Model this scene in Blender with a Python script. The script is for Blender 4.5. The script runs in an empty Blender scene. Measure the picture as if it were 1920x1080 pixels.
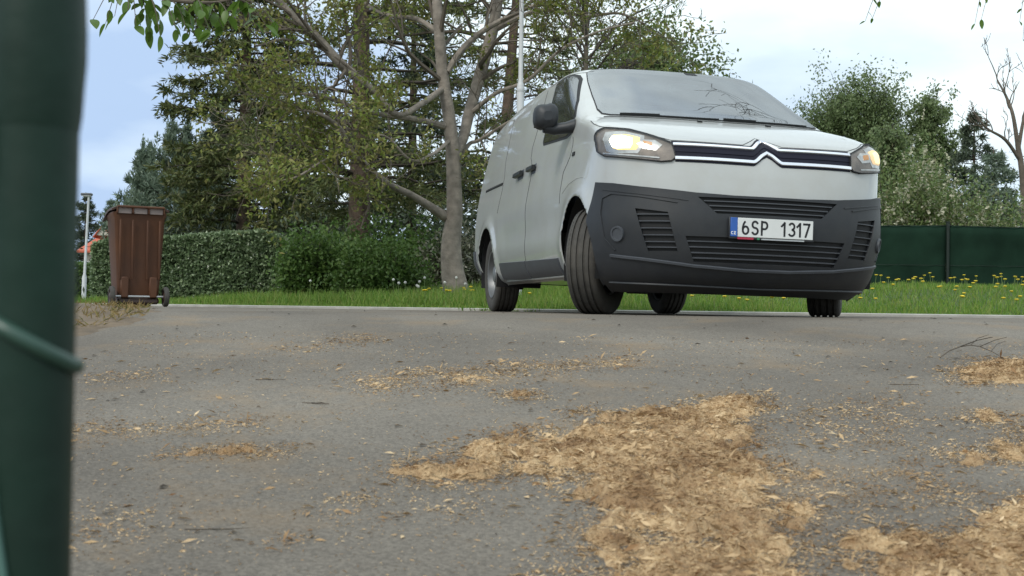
import bpy, bmesh, math, random
import numpy as np
from mathutils import Vector, Matrix

scene = bpy.context.scene
COL = scene.collection

# ------------------------------------------------------------------ camera
F, PITCH, ROLL, ZC = 2200.0, .0175, .013, .03          # focal length in pixels of a 1920 wide picture
cp, sp = math.cos(PITCH), math.sin(PITCH)
f3 = np.array([0, cp, sp]); r3 = np.array([1., 0, 0]); u3 = np.cross(r3, f3)
cr = r3*math.cos(ROLL)+u3*math.sin(ROLL); cu = u3*math.cos(ROLL)-r3*math.sin(ROLL)
cam_d = bpy.data.cameras.new('camera'); cam = bpy.data.objects.new('camera', cam_d); COL.objects.link(cam)
m = Matrix(((cr[0], cu[0], -f3[0], 0), (cr[1], cu[1], -f3[1], 0), (cr[2], cu[2], -f3[2], ZC), (0, 0, 0, 1)))
cam.matrix_world = m
cam_d.sensor_width = 36; cam_d.lens = F/1920*36; cam_d.clip_start = .05; cam_d.clip_end = 3000
cam_d.dof.use_dof = True; cam_d.dof.focus_distance = 8.5; cam_d.dof.aperture_fstop = 9.0
scene.camera = cam

# ------------------------------------------------------------------ world, sun, exposure
SUN_AZ, SUN_EL = math.radians(212), math.radians(44)     # azimuth from +Y towards +X
world = bpy.data.worlds.new('World'); scene.world = world; world.use_nodes = True
wt = world.node_tree; wt.nodes.clear()
def wn(t, **k):
    n = wt.nodes.new(t)
    for a, b in k.items(): setattr(n, a, b)
    return n
sky = wn('ShaderNodeTexSky', sky_type='NISHITA', sun_disc=False, sun_elevation=SUN_EL, sun_rotation=SUN_AZ,
         air_density=1.0, dust_density=1.6, ozone_density=1.2)
tc = wn('ShaderNodeTexCoord'); mp = wn('ShaderNodeMapping'); mp.inputs['Scale'].default_value = (1.0, 1.0, 2.6)
mp.inputs['Location'].default_value = (2.35, .4, .3)
nz = wn('ShaderNodeTexNoise'); nz.inputs['Scale'].default_value = 1.7; nz.inputs['Detail'].default_value = 7
nz.inputs['Roughness'].default_value = .55; nz.inputs['Distortion'].default_value = .35
rp = wn('ShaderNodeValToRGB'); rp.color_ramp.elements[0].position = .30; rp.color_ramp.elements[1].position = .60
rp.color_ramp.elements[0].color = (.60, .60, .60, 1); rp.color_ramp.elements[1].color = (1, 1, 1, 1)
nz2 = wn('ShaderNodeTexNoise'); nz2.inputs['Scale'].default_value = 2.2; nz2.inputs['Detail'].default_value = 6
CLOUD_AZ, CLOUD_EL = math.radians(130), math.radians(40)
# broken cloud: a brighter, whiter bank on one side of the sky, and towards the zenith as under any overcast sky
dt = wn('ShaderNodeVectorMath', operation='DOT_PRODUCT'); dt.inputs[1].default_value = (math.sin(CLOUD_AZ)*math.cos(CLOUD_EL), math.cos(CLOUD_AZ)*math.cos(CLOUD_EL), math.sin(CLOUD_EL))
mr = wn('ShaderNodeMapRange'); mr.inputs['From Min'].default_value = -.60; mr.inputs['From Max'].default_value = -.24
ad = wn('ShaderNodeMath', operation='MULTIPLY_ADD'); ad.inputs[1].default_value = 4.2; ad.inputs[2].default_value = -2.08
sm = wn('ShaderNodeMath', operation='ADD', use_clamp=True)
cc = wn('ShaderNodeMix', data_type='RGBA'); cc.inputs['A'].default_value = (4.2, 5.6, 7.8, 1); cc.inputs['B'].default_value = (9.2, 10.4, 10.7, 1)
sx_ = wn('ShaderNodeSeparateXYZ'); ze = wn('ShaderNodeMapRange'); ze.inputs['From Min'].default_value = .2; ze.inputs['From Max'].default_value = 1.0; ze.inputs['To Min'].default_value = 1.0; ze.inputs['To Max'].default_value = 1.25
vm = wn('ShaderNodeVectorMath', operation='SCALE')
mx = wn('ShaderNodeMix', data_type='RGBA'); bg = wn('ShaderNodeBackground'); bg.inputs['Strength'].default_value = .10
wo = wn('ShaderNodeOutputWorld'); L = wt.links.new
L(tc.outputs['Generated'], mp.inputs['Vector']); L(mp.outputs[0], nz.inputs['Vector']); L(mp.outputs[0], nz2.inputs['Vector'])
L(tc.outputs['Generated'], dt.inputs[0]); L(dt.outputs['Value'], mr.inputs['Value']); L(nz2.outputs['Fac'], ad.inputs[0]); L(mr.outputs[0], sm.inputs[0]); L(ad.outputs[0], sm.inputs[1]); L(sm.outputs[0], cc.inputs['Factor'])
L(tc.outputs['Generated'], sx_.inputs[0]); L(sx_.outputs['Z'], ze.inputs['Value']); L(cc.outputs['Result'], vm.inputs[0]); L(ze.outputs[0], vm.inputs['Scale'])
L(nz.outputs['Fac'], rp.inputs['Fac'])
L(rp.outputs['Color'], mx.inputs['Factor']); L(sky.outputs[0], mx.inputs['A']); L(vm.outputs['Vector'], mx.inputs['B'])
L(mx.outputs['Result'], bg.inputs['Color']); L(bg.outputs[0], wo.inputs['Surface'])
sd = bpy.data.lights.new('sun', 'SUN'); sd.energy = 1.5; sd.angle = math.radians(16); sd.color = (1, .95, .87)
sun = bpy.data.objects.new('sun', sd); COL.objects.link(sun)
sv = Vector((math.sin(SUN_AZ)*math.cos(SUN_EL), math.cos(SUN_AZ)*math.cos(SUN_EL), math.sin(SUN_EL)))
sun.rotation_euler = sv.to_track_quat('Z', 'Y').to_euler(); sun.location = (20, 20, 40)
scene.view_settings.view_transform = 'Standard'; scene.view_settings.look = 'None'
scene.view_settings.exposure = 0.28; scene.view_settings.gamma = 1.0

# ------------------------------------------------------------------ helpers
RNG = np.random.default_rng(11)
def at(px, py, d):
    """a point at distance d (metres ahead) seen at a position of the 1920x1080 picture"""
    v = f3+cr*(px-960)/F+cu*(540-py)/F; v = v*(d/v[1])
    return np.array([v[0], d, ZC+v[2]])
def tag(o, label=None, cat=None, group=None, kind=None):
    if label: o['label'] = label
    if cat: o['category'] = cat
    if group: o['group'] = group
    if kind: o['kind'] = kind
    return o
def link(name, data, parent=None):
    o = bpy.data.objects.new(name, data); COL.objects.link(o)
    if parent is not None: o.parent = parent
    return o
def empty(name, loc, rz=0.0):
    o = link(name, None); o.location = loc; o.rotation_euler = (0, 0, rz); o.empty_display_size = .2
    return o
class MB:
    def __init__(s): s.v = []; s.f = []; s.n = 0; s.m = []; s.cur = 0
    def add(s, V, Fc):
        V = np.asarray(V, float).reshape(-1, 3)
        s.v.append(V); s.f += [tuple(i+s.n for i in f) for f in Fc]; s.m += [s.cur]*len(Fc); s.n += len(V)
    def box(s, c, size, rz=0.0, bevel=0.0):
        x, y, z = (size[0]/2, size[1]/2, size[2]/2); b = min(bevel, x*.9, y*.9, z*.9)
        if b <= 0:
            V = np.array([[i*x, j*y, k*z] for k in (-1, 1) for j in (-1, 1) for i in (-1, 1)])
            Fc = [(0, 2, 3, 1), (4, 5, 7, 6), (0, 1, 5, 4), (2, 6, 7, 3), (0, 4, 6, 2), (1, 3, 7, 5)]
        else:
            V = []
            for k in (-1, 1):
                for j in (-1, 1):
                    for i in (-1, 1):
                        V += [[i*x, j*(y-b), k*(z-b)], [i*(x-b), j*y, k*(z-b)], [i*(x-b), j*(y-b), k*z]]
            V = np.array(V)
            bm = bmesh.new(); vs = [bm.verts.new(p) for p in V]; bmesh.ops.convex_hull(bm, input=vs)
            bm.verts.index_update(); V = np.array([v.co[:] for v in bm.verts]); Fc = [tuple(v.index for v in f.verts) for f in bm.faces]; bm.free()
        ca, sa = math.cos(rz), math.sin(rz)
        V = np.stack([V[:, 0]*ca-V[:, 1]*sa, V[:, 0]*sa+V[:, 1]*ca, V[:, 2]], -1)+np.asarray(c, float)
        s.add(V, Fc)
    def tube(s, pts, rad, sides=6, close=True):
        pts = np.asarray(pts, float); k = len(pts); rad = np.broadcast_to(np.asarray(rad, float), (k,))
        tg = np.gradient(pts, axis=0); tg /= np.linalg.norm(tg, axis=1, keepdims=True)+1e-9
        ref = np.array([0, 0, 1.]) if abs(tg[:, 2]).mean() < .8 else np.array([1., 0, 0])
        a = np.cross(tg, ref); a /= np.linalg.norm(a, axis=1, keepdims=True)+1e-9; b = np.cross(tg, a)
        th = np.arange(sides)*2*np.pi/sides
        V = pts[:, None]+rad[:, None, None]*(a[:, None]*np.cos(th)[None, :, None]+b[:, None]*np.sin(th)[None, :, None])
        Fc = [(i*sides+j, (i+1)*sides+j, (i+1)*sides+(j+1) % sides, i*sides+(j+1) % sides) for i in range(k-1) for j in range(sides)]
        if close: Fc += [tuple(range(sides)), tuple((k-1)*sides+j for j in reversed(range(sides)))]
        s.add(V.reshape(-1, 3), Fc)
    def lathe(s, prof, sides=32, axis='z', c=(0, 0, 0)):
        prof = np.asarray(prof, float); k = len(prof); th = np.arange(sides)*2*np.pi/sides
        r, h = prof[:, 0], prof[:, 1]
        A, B, H = r[:, None]*np.cos(th), r[:, None]*np.sin(th), np.repeat(h[:, None], sides, 1)
        V = {'z': (A, B, H), 'y': (A, H, B), 'x': (H, A, B)}[axis]
        V = np.stack(V, -1).reshape(-1, 3)+np.asarray(c, float)
        s.add(V, [(i*sides+j, i*sides+(j+1) % sides, (i+1)*sides+(j+1) % sides, (i+1)*sides+j) for i in range(k-1) for j in range(sides)])
    def grid(s, V):
        V = np.asarray(V); n, mm = V.shape[:2]
        s.add(V.reshape(-1, 3), [(i*mm+j, (i+1)*mm+j, (i+1)*mm+j+1, i*mm+j+1) for i in range(n-1) for j in range(mm-1)])
    def build(s, name, mats, parent=None, smooth=True, fn=None, fix=True):
        V = np.concatenate(s.v) if s.v else np.zeros((0, 3))
        if fn is not None: V = fn(V)
        me = bpy.data.meshes.new(name); me.from_pydata(V.tolist(), [], s.f)
        if not isinstance(mats, (list, tuple)): mats = [mats]
        for q in mats: me.materials.append(q)
        if len(mats) > 1: me.polygons.foreach_set('material_index', s.m)
        if fix:
            bm = bmesh.new(); bm.from_mesh(me); bmesh.ops.recalc_face_normals(bm, faces=bm.faces); bm.to_mesh(me); bm.free()
        if smooth: shade(me)
        me.update(); return link(name, me, parent)
def shade(me, ang=38):
    me.polygons.foreach_set('use_smooth', [True]*len(me.polygons)); me.set_sharp_from_angle(angle=math.radians(ang))
def quads_obj(name, V, mat, parent=None, k=4, smooth=False):
    """V: (n,k,3) loose polygons, one island each"""
    n = len(V); me = bpy.data.meshes.new(name); me.vertices.add(n*k); me.vertices.foreach_set('co', np.ascontiguousarray(V, dtype=np.float32).ravel())
    me.loops.add(n*k); me.loops.foreach_set('vertex_index', np.arange(n*k, dtype=np.int32))
    me.polygons.add(n); me.polygons.foreach_set('loop_start', np.arange(n, dtype=np.int32)*k)
    try: me.polygons.foreach_set('loop_total', np.full(n, k, dtype=np.int32))
    except Exception: pass
    me.materials.append(mat); me.update(calc_edges=True); me.validate()
    return link(name, me, parent)
def unit(a): return a/(np.linalg.norm(a, axis=-1, keepdims=True)+1e-9)
def rnd_dirs(n, rng=RNG): return unit(rng.normal(size=(n, 3)))
def leaves(cen, ax, ln, wd, rng=RNG, up=.0):
    """leaf quads (folded rhombs) from base points cen along ax"""
    n = len(cen); ax = unit(ax); nr = rnd_dirs(n, rng); nr[:, 2] = np.abs(nr[:, 2])+up
    sd_ = unit(np.cross(ax, nr)); nn = np.cross(sd_, ax)
    ln = np.broadcast_to(np.asarray(ln, float), (n,))[:, None]*rng.uniform(.7, 1.25, (n, 1)); wd = np.broadcast_to(np.asarray(wd, float), (n,))[:, None]*rng.uniform(.75, 1.2, (n, 1))
    mid = cen+ax*ln*.45+nn*ln*.10
    return np.stack([cen, mid+sd_*wd/2-nn*wd*.12, cen+ax*ln, mid-sd_*wd/2-nn*wd*.12], 1)
def vnoise(x, y, seed=0):
    """smooth value noise, vectorised"""
    xi, yi = np.floor(x).astype(np.int64), np.floor(y).astype(np.int64); fx, fy = x-xi, y-yi
    fx = fx*fx*(3-2*fx); fy = fy*fy*(3-2*fy)
    def h(a, b):
        q = (a*374761393+b*668265263+seed*974634533) & 0xffffffff
        q = ((q ^ (q >> 13))*1274126177) & 0xffffffff
        return ((q ^ (q >> 16)) & 0xffff)/65535.
    return (h(xi, yi)*(1-fx)+h(xi+1, yi)*fx)*(1-fy)+(h(xi, yi+1)*(1-fx)+h(xi+1, yi+1)*fx)*fy
def fbm(x, y, seed=0, o=4):
    s, a, t = 0., .5, 0.
    for i in range(o): s = s+a*vnoise(x*2**i, y*2**i, seed+i); t += a; a *= .5
    return s/t

# ------------------------------------------------------------------ materials
def mat(name, rgb, rough=.6, var=.12, scale=6., bump=0., bscale=None, metal=0., coat=0., spec=.5, rgb2=None, detail=5, crough=.05):
    M_ = bpy.data.materials.new(name); M_.use_nodes = True; nt = M_.node_tree; b = nt.nodes['Principled BSDF']
    b.inputs['Roughness'].default_value = rough; b.inputs['Metallic'].default_value = metal
    b.inputs['Coat Weight'].default_value = coat; b.inputs['Coat Roughness'].default_value = crough; b.inputs['Specular IOR Level'].default_value = spec
    c = nt.nodes.new('ShaderNodeTexCoord'); n = nt.nodes.new('ShaderNodeTexNoise'); n.inputs['Scale'].default_value = scale; n.inputs['Detail'].default_value = detail
    r = nt.nodes.new('ShaderNodeValToRGB'); r.color_ramp.elements[0].position = .3; r.color_ramp.elements[1].position = .7
    a0 = rgb2 or tuple(x*(1-var) for x in rgb); a1 = rgb if rgb2 else tuple(min(1, x*(1+var)) for x in rgb)
    r.color_ramp.elements[0].color = (*a0, 1); r.color_ramp.elements[1].color = (*a1, 1)
    l = nt.links.new; l(c.outputs['Object'], n.inputs['Vector']); l(n.outputs['Fac'], r.inputs['Fac']); l(r.outputs[0], b.inputs['Base Color'])
    if bump:
        n2 = nt.nodes.new('ShaderNodeTexNoise'); n2.inputs['Scale'].default_value = bscale or scale*4; n2.inputs['Detail'].default_value = 4
        bp = nt.nodes.new('ShaderNodeBump'); bp.inputs['Strength'].default_value = bump; bp.inputs['Distance'].default_value = .02
        l(c.outputs['Object'], n2.inputs['Vector']); l(n2.outputs['Fac'], bp.inputs['Height']); l(bp.outputs[0], b.inputs['Normal'])
    return M_
def leafmat(name, cols, rough=.5, trans=.35, spec=.4):
    """foliage: one random tint for each leaf, some light passes through"""
    M_ = bpy.data.materials.new(name); M_.use_nodes = True; nt = M_.node_tree; b = nt.nodes['Principled BSDF']; out = nt.nodes['Material Output']
    g = nt.nodes.new('ShaderNodeNewGeometry'); r = nt.nodes.new('ShaderNodeValToRGB'); e = r.color_ramp.elements
    while len(e) < len(cols): e.new(.5)
    for i, c in enumerate(cols): e[i].position = i/(len(cols)-1); e[i].color = (*c, 1)
    t = nt.nodes.new('ShaderNodeBsdfTranslucent'); mx_ = nt.nodes.new('ShaderNodeMixShader'); mx_.inputs[0].default_value = trans
    l = nt.links.new; l(g.outputs['Random Per Island'], r.inputs['Fac']); l(r.outputs[0], b.inputs['Base Color']); l(r.outputs[0], t.inputs['Color'])
    b.inputs['Roughness'].default_value = rough; b.inputs['Specular IOR Level'].default_value = spec
    l(b.outputs[0], mx_.inputs[1]); l(t.outputs[0], mx_.inputs[2]); l(mx_.outputs[0], out.inputs['Surface'])
    return M_
def damp(M_):
    nt = M_.node_tree; c = nt.nodes.new('ShaderNodeTexCoord'); n = nt.nodes.new('ShaderNodeTexNoise'); n.inputs['Scale'].default_value = 5.5; n.inputs['Detail'].default_value = 6; n.inputs['Roughness'].default_value = .65
    r = nt.nodes.new('ShaderNodeValToRGB'); r.color_ramp.elements[0].position = .36; r.color_ramp.elements[1].position = .60; r.color_ramp.elements[0].color = (.52, .43, .36, 1); r.color_ramp.elements[1].color = (1.08, 1.04, 1, 1)
    m_ = nt.nodes.new('ShaderNodeMix'); m_.data_type = 'RGBA'; m_.blend_type = 'MULTIPLY'; m_.inputs['Factor'].default_value = 1
    l = nt.links.new; l(c.outputs['Object'], n.inputs['Vector']); l(n.outputs['Fac'], r.inputs['Fac']); l(r.outputs[0], m_.inputs['B'])
    src = [k for k in nt.nodes if k.type == 'VALTORGB' and k != r][0]; old = [k.to_socket for k in src.outputs[0].links]; l(src.outputs[0], m_.inputs['A'])
    for k in old: l(m_.outputs['Result'], k)
def emit(name, rgb, strength):
    M_ = bpy.data.materials.new(name); M_.use_nodes = True; b = M_.node_tree.nodes['Principled BSDF']
    b.inputs['Base Color'].default_value = (*rgb, 1); b.inputs['Emission Color'].default_value = (*rgb, 1); b.inputs['Emission Strength'].default_value = strength
    return M_
def asphalt(name, base, dark):
    M_ = mat(name, base, .85, rgb2=dark, scale=1.1, detail=8, spec=.25); nt = M_.node_tree; b = nt.nodes['Principled BSDF']; l = nt.links.new
    c = nt.nodes.new('ShaderNodeTexCoord'); ramp = [n for n in nt.nodes if n.type == 'VALTORGB'][0]
    v = nt.nodes.new('ShaderNodeTexVoronoi'); v.inputs['Scale'].default_value = 170
    r = nt.nodes.new('ShaderNodeValToRGB'); r.color_ramp.elements[0].color = (.64, .63, .61, 1); r.color_ramp.elements[1].color = (1.34, 1.32, 1.28, 1)
    mm = nt.nodes.new('ShaderNodeMix'); mm.data_type = 'RGBA'; mm.blend_type = 'MULTIPLY'; mm.inputs['Factor'].default_value = .75
    sp_ = nt.nodes.new('ShaderNodeSeparateColor'); l(c.outputs['Object'], v.inputs['Vector']); l(v.outputs['Color'], sp_.inputs[0]); l(sp_.outputs[0], r.inputs['Fac'])
    l(ramp.outputs[0], mm.inputs['A']); l(r.outputs[0], mm.inputs['B'])
    # dust and fine debris, larger soft patches
    n3 = nt.nodes.new('ShaderNodeTexNoise'); n3.inputs['Scale'].default_value = 2.3; n3.inputs['Detail'].default_value = 9; n3.inputs['Roughness'].default_value = .68
    r3_ = nt.nodes.new('ShaderNodeValToRGB'); r3_.color_ramp.elements[0].position = .52; r3_.color_ramp.elements[1].position = .72
    r3_.color_ramp.elements[1].color = (.55, .55, .55, 1)
    m3 = nt.nodes.new('ShaderNodeMix'); m3.data_type = 'RGBA'; m3.inputs['B'].default_value = (.24, .17, .10, 1)
    l(c.outputs['Object'], n3.inputs['Vector']); l(n3.outputs['Fac'], r3_.inputs['Fac']); l(r3_.outputs[0], m3.inputs['Factor']); l(mm.outputs['Result'], m3.inputs['A'])
    n4 = nt.nodes.new('ShaderNodeTexNoise'); n4.inputs['Scale'].default_value = .55; n4.inputs['Detail'].default_value = 7; n4.inputs['Roughness'].default_value = .6; n4.inputs['Distortion'].default_value = .6
    r4 = nt.nodes.new('ShaderNodeValToRGB'); r4.color_ramp.elements[0].position = .36; r4.color_ramp.elements[1].position = .62; r4.color_ramp.elements[0].color = (.78, .76, .74, 1); r4.color_ramp.elements[1].color = (1.06, 1.05, 1.03, 1)
    m4 = nt.nodes.new('ShaderNodeMix'); m4.data_type = 'RGBA'; m4.blend_type = 'MULTIPLY'; m4.inputs['Factor'].default_value = 1
    l(c.outputs['Object'], n4.inputs['Vector']); l(n4.outputs['Fac'], r4.inputs['Fac']); l(m3.outputs['Result'], m4.inputs['A']); l(r4.outputs[0], m4.inputs['B'])
    l(m4.outputs['Result'], b.inputs['Base Color'])
    bp = nt.nodes.new('ShaderNodeBump'); bp.inputs['Strength'].default_value = .35; bp.inputs['Distance'].default_value = .004
    l(v.outputs['Distance'], bp.inputs['Height']); l(bp.outputs[0], b.inputs['Normal'])
    return M_
M = dict(
    asphalt=asphalt('asphalt', (.174, .157, .136), (.130, .117, .102)),
    concrete=mat('concrete', (.34, .33, .30), .9, .15, 5, .2),
    soil=mat('soil', (.13, .095, .062), .95, .3, 7, .5), earth=mat('earth', (.055, .075, .03), .95, .3, 3),
    paint=mat('van_paint', (.40, .41, .402), .34, .05, 1.6, coat=.75, crough=.025),
    plastic=mat('black_plastic', (.020, .022, .026), .5, .15, 7, .06, 260, rgb2=(.013, .015, .019)), deep=mat('deep_black', (.006, .006, .007), .7),
    trim=mat('dark_trim', (.055, .06, .07), .5, .1, 9), navy=mat('grille_navy', (.010, .010, .020), .6, .1, 5, spec=.2),
    chrome=mat('chrome', (.80, .80, .84), .16, .02, 5, metal=.9), steel=mat('galvanised', (.42, .43, .44), .45, .1, 9, metal=.6),
    rubber=mat('rubber', (.046, .043, .039), .85, .2, 20, .15, 120), rim=mat('steel_rim', (.17, .175, .18), .45, .1, 6, metal=.5),
    plate=mat('plate_white', (.62, .63, .62), .4, .04, 8), blue=mat('plate_blue', (.02, .09, .35), .4), ink=mat('plate_ink', (.008, .008, .01), .5),
    red=mat('sticker_red', (.35, .02, .05), .5), white=mat('white_paint', (.75, .75, .75), .5), green_s=mat('sticker_green', (.03, .2, .09), .5),
    bin=mat('bin_brown', (.105, .045, .022), .62, .18, 3, .04, 60, rgb2=(.070, .034, .022), spec=.25), bin_dark=mat('bin_dark', (.05, .03, .024), .5), bin_lid=mat('bin_lid', (.06, .032, .023), .5, spec=.3),
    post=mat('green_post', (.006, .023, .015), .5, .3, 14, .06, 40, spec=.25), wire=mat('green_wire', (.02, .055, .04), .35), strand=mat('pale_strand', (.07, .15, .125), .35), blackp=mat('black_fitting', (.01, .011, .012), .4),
    lamp=mat('lamp_grey', (.50, .51, .52), .5, .06, 5), lamp_d=mat('lamp_dark', (.08, .085, .09), .5),
    roof=mat('roof_tile', (.42, .10, .055), .8, .2, 30), wall=mat('house_wall', (.5, .46, .4), .9), wood=mat('house_wood', (.06, .035, .025), .8),
    bark=mat('grey_bark', (.21, .18, .15), .9, .35, 9, .6, 30), bark_d=mat('conifer_bark', (.095, .066, .048), .95, .35, 12, .8, 25),
    bark_w=mat('birch_bark', (.35, .33, .30), .9, .5, 6), twig=mat('twig_bark', (.11, .09, .07), .9, .2, 9),
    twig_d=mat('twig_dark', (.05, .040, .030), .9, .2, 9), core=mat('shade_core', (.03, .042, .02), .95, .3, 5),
    net=mat('screen_net', (.011, .028, .018), .9, .35, 1.6, spec=.08), net_p=mat('fence_green', (.004, .012, .008), .6),
    spruce=leafmat('spruce_needles', [(0.06, 0.082, 0.028), (0.1, 0.128, 0.042), (0.155, 0.165, 0.056), (0.085, 0.088, 0.04)], .6, .25),
    pine=leafmat('pine_needles', [(0.11, 0.155, 0.105), (0.16, 0.215, 0.15), (0.22, 0.27, 0.2)], .6, .25),
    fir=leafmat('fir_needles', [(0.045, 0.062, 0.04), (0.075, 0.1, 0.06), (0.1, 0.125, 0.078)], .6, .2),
    ash=leafmat('ash_leaves', [(0.14, 0.19, 0.035), (0.21, 0.26, 0.055), (0.27, 0.26, 0.075), (0.17, 0.15, 0.06)], .5, .4),
    hedge=leafmat('hedge_leaves', [(0.12, 0.17, 0.085), (0.19, 0.26, 0.13), (0.3, 0.37, 0.22)], .28, .2, .6),
    shrub=leafmat('shrub_leaves', [(0.062, 0.115, 0.028), (0.098, 0.175, 0.042), (0.14, 0.21, 0.055)], .5, .4),
    shrub_d=leafmat('laurel_leaves', [(0.07, 0.09, 0.045), (0.13, 0.14, 0.085), (0.22, 0.21, 0.16)], .35, .25, .6),
    birch=leafmat('birch_leaves', [(0.1, 0.145, 0.055), (0.15, 0.2, 0.08), (0.21, 0.26, 0.12)], .5, .4),
    lime=leafmat('bright_leaves', [(.06, .13, .02), (.09, .17, .025), (.13, .2, .035)], .4, .45),
    maple=leafmat('maple_leaves', [(0.08, 0.135, 0.045), (0.13, 0.19, 0.06), (0.19, 0.24, 0.09), (0.15, 0.14, 0.07)], .5, .4),
    blossom=leafmat('blossom', [(.55, .52, .38), (.62, .60, .46), (.45, .44, .30)], .7, .3),
    grass=leafmat('grass_blades', [(0.09, 0.19, 0.025), (0.14, 0.26, 0.038), (0.2, 0.3, 0.05), (0.25, 0.27, 0.08)], .5, .4),
    straw=leafmat('dry_grass', [(.12, .10, .03), (.22, .15, .06), (.30, .21, .09), (.07, .10, .02)], .8, .3),
    saw=leafmat('sawdust_flakes', [(0.52, 0.39, 0.235), (0.6, 0.46, 0.29), (0.42, 0.29, 0.155), (0.66, 0.53, 0.35), (0.25, 0.14, 0.065)], .9, .15, .1),
    sawbed=mat('sawdust_bed', (.58, .44, .265), .95, .2, 30, .9, 110, rgb2=(.34, .22, .115)),
    yellow=mat('dandelion_yellow', (.75, .55, .03), .7), stem=mat('dandelion_stem', (.12, .17, .05), .6), fluff=mat('seed_fluff', (.5, .5, .47), .9),
    pebble=leafmat('crumbs', [(.03, .028, .025), (.06, .05, .04), (.09, .07, .05)], .9, 0., .2),
)
def glass(name, dark, gloss, rough=.03, tint=(1, 1, 1), var=.05):
    M_ = mat(name, dark, .12, var, 2.6, spec=.5); nt = M_.node_tree; b = nt.nodes['Principled BSDF']; out = nt.nodes['Material Output']
    g = nt.nodes.new('ShaderNodeBsdfGlossy'); g.inputs['Roughness'].default_value = rough; g.inputs['Color'].default_value = (*tint, 1)
    x = nt.nodes.new('ShaderNodeMixShader'); x.inputs[0].default_value = gloss; l = nt.links.new
    l(b.outputs[0], x.inputs[1]); l(g.outputs[0], x.inputs[2]); l(x.outputs[0], out.inputs['Surface']); return M_
def screen_glass(name):
    M_ = bpy.data.materials.new(name); M_.use_nodes = True; nt = M_.node_tree; out = nt.nodes['Material Output']; b = nt.nodes['Principled BSDF']; l = nt.links.new
    b.inputs['Base Color'].default_value = (.20, .24, .27, 1); b.inputs['Roughness'].default_value = .7
    t = nt.nodes.new('ShaderNodeBsdfTransparent'); t.inputs['Color'].default_value = (.60, .68, .70, 1); g = nt.nodes.new('ShaderNodeBsdfGlossy'); g.inputs['Roughness'].default_value = .008
    c = nt.nodes.new('ShaderNodeTexCoord'); n = nt.nodes.new('ShaderNodeTexNoise'); n.inputs['Scale'].default_value = 3.5; n.inputs['Detail'].default_value = 5
    r = nt.nodes.new('ShaderNodeMapRange'); r.inputs['From Min'].default_value = .3; r.inputs['From Max'].default_value = .7; r.inputs['To Min'].default_value = .08; r.inputs['To Max'].default_value = .30
    x = nt.nodes.new('ShaderNodeMixShader'); y = nt.nodes.new('ShaderNodeMixShader'); y.inputs[0].default_value = .44
    l(c.outputs['Object'], n.inputs['Vector']); l(n.outputs['Fac'], r.inputs['Value']); l(r.outputs[0], x.inputs[0]); l(t.outputs[0], x.inputs[1]); l(b.outputs[0], x.inputs[2]); l(x.outputs[0], y.inputs[1]); l(g.outputs[0], y.inputs[2]); l(y.outputs[0], out.inputs['Surface']); return M_
M['screen'] = screen_glass('windscreen_glass'); M['cabin'] = mat('cabin_grey', (.035, .037, .04), .8); M['fabric'] = mat('seat_fabric', (.05, .052, .06), .95, .2, 30)
M['sglass'] = glass('side_glass', (.012, .013, .016), .14, .02)
def clear(name, gloss):
    M_ = bpy.data.materials.new(name); M_.use_nodes = True; nt = M_.node_tree; out = nt.nodes['Material Output']; nt.nodes.remove(nt.nodes['Principled BSDF'])
    t = nt.nodes.new('ShaderNodeBsdfTransparent'); g = nt.nodes.new('ShaderNodeBsdfGlossy'); g.inputs['Roughness'].default_value = .03
    x = nt.nodes.new('ShaderNodeMixShader'); x.inputs[0].default_value = gloss; l = nt.links.new
    l(t.outputs[0], x.inputs[1]); l(g.outputs[0], x.inputs[2]); l(x.outputs[0], out.inputs['Surface']); return M_
M['lens'] = clear('headlight_lens', .06)
M['reflector'] = mat('reflector', (.45, .44, .42), .22, .25, 22, metal=.8)
M['housing'] = mat('headlight_housing', (.13, .105, .085), .35, .45, 14, metal=.3)
M['beam'] = emit('lit_bulb', (1.0, .90, .68), 4.0); M['beam_dim'] = emit('lit_bulb_side', (1.0, .78, .38), .75); M['glow'] = emit('lit_reflector', (1.0, .62, .22), .6); M['glow_dim'] = emit('lit_reflector_side', (.9, .6, .3), .25); M['bin_grip_sky'] = mat('bin_grip_sky', (.24, .19, .175), .5); M['amber'] = mat('indicator', (.5, .22, .05), .3)
damp(M['saw']); damp(M['sawbed'])
def road_dust(M_, tint):
    nt = M_.node_tree; b = nt.nodes['Principled BSDF']; l = nt.links.new; src = b.inputs['Base Color'].links[0].from_socket
    c = nt.nodes.new('ShaderNodeTexCoord'); n = nt.nodes.new('ShaderNodeTexNoise'); n.inputs['Scale'].default_value = 4.5; n.inputs['Detail'].default_value = 9; n.inputs['Roughness'].default_value = .7
    r = nt.nodes.new('ShaderNodeValToRGB'); r.color_ramp.elements[0].position = .45; r.color_ramp.elements[1].position = .80; r.color_ramp.elements[1].color = (.6, .6, .6, 1)
    m_ = nt.nodes.new('ShaderNodeMix'); m_.data_type = 'RGBA'; m_.inputs['B'].default_value = (*tint, 1)
    l(c.outputs['Object'], n.inputs['Vector']); l(n.outputs['Fac'], r.inputs['Fac']); l(r.outputs[0], m_.inputs['Factor']); l(src, m_.inputs['A']); l(m_.outputs['Result'], b.inputs['Base Color'])
road_dust(M['paint'], (.34, .33, .295)); road_dust(M['plastic'], (.034, .033, .032)); road_dust(M['rubber'], (.10, .09, .075)); road_dust(M['post'], (.014, .03, .022))

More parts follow.
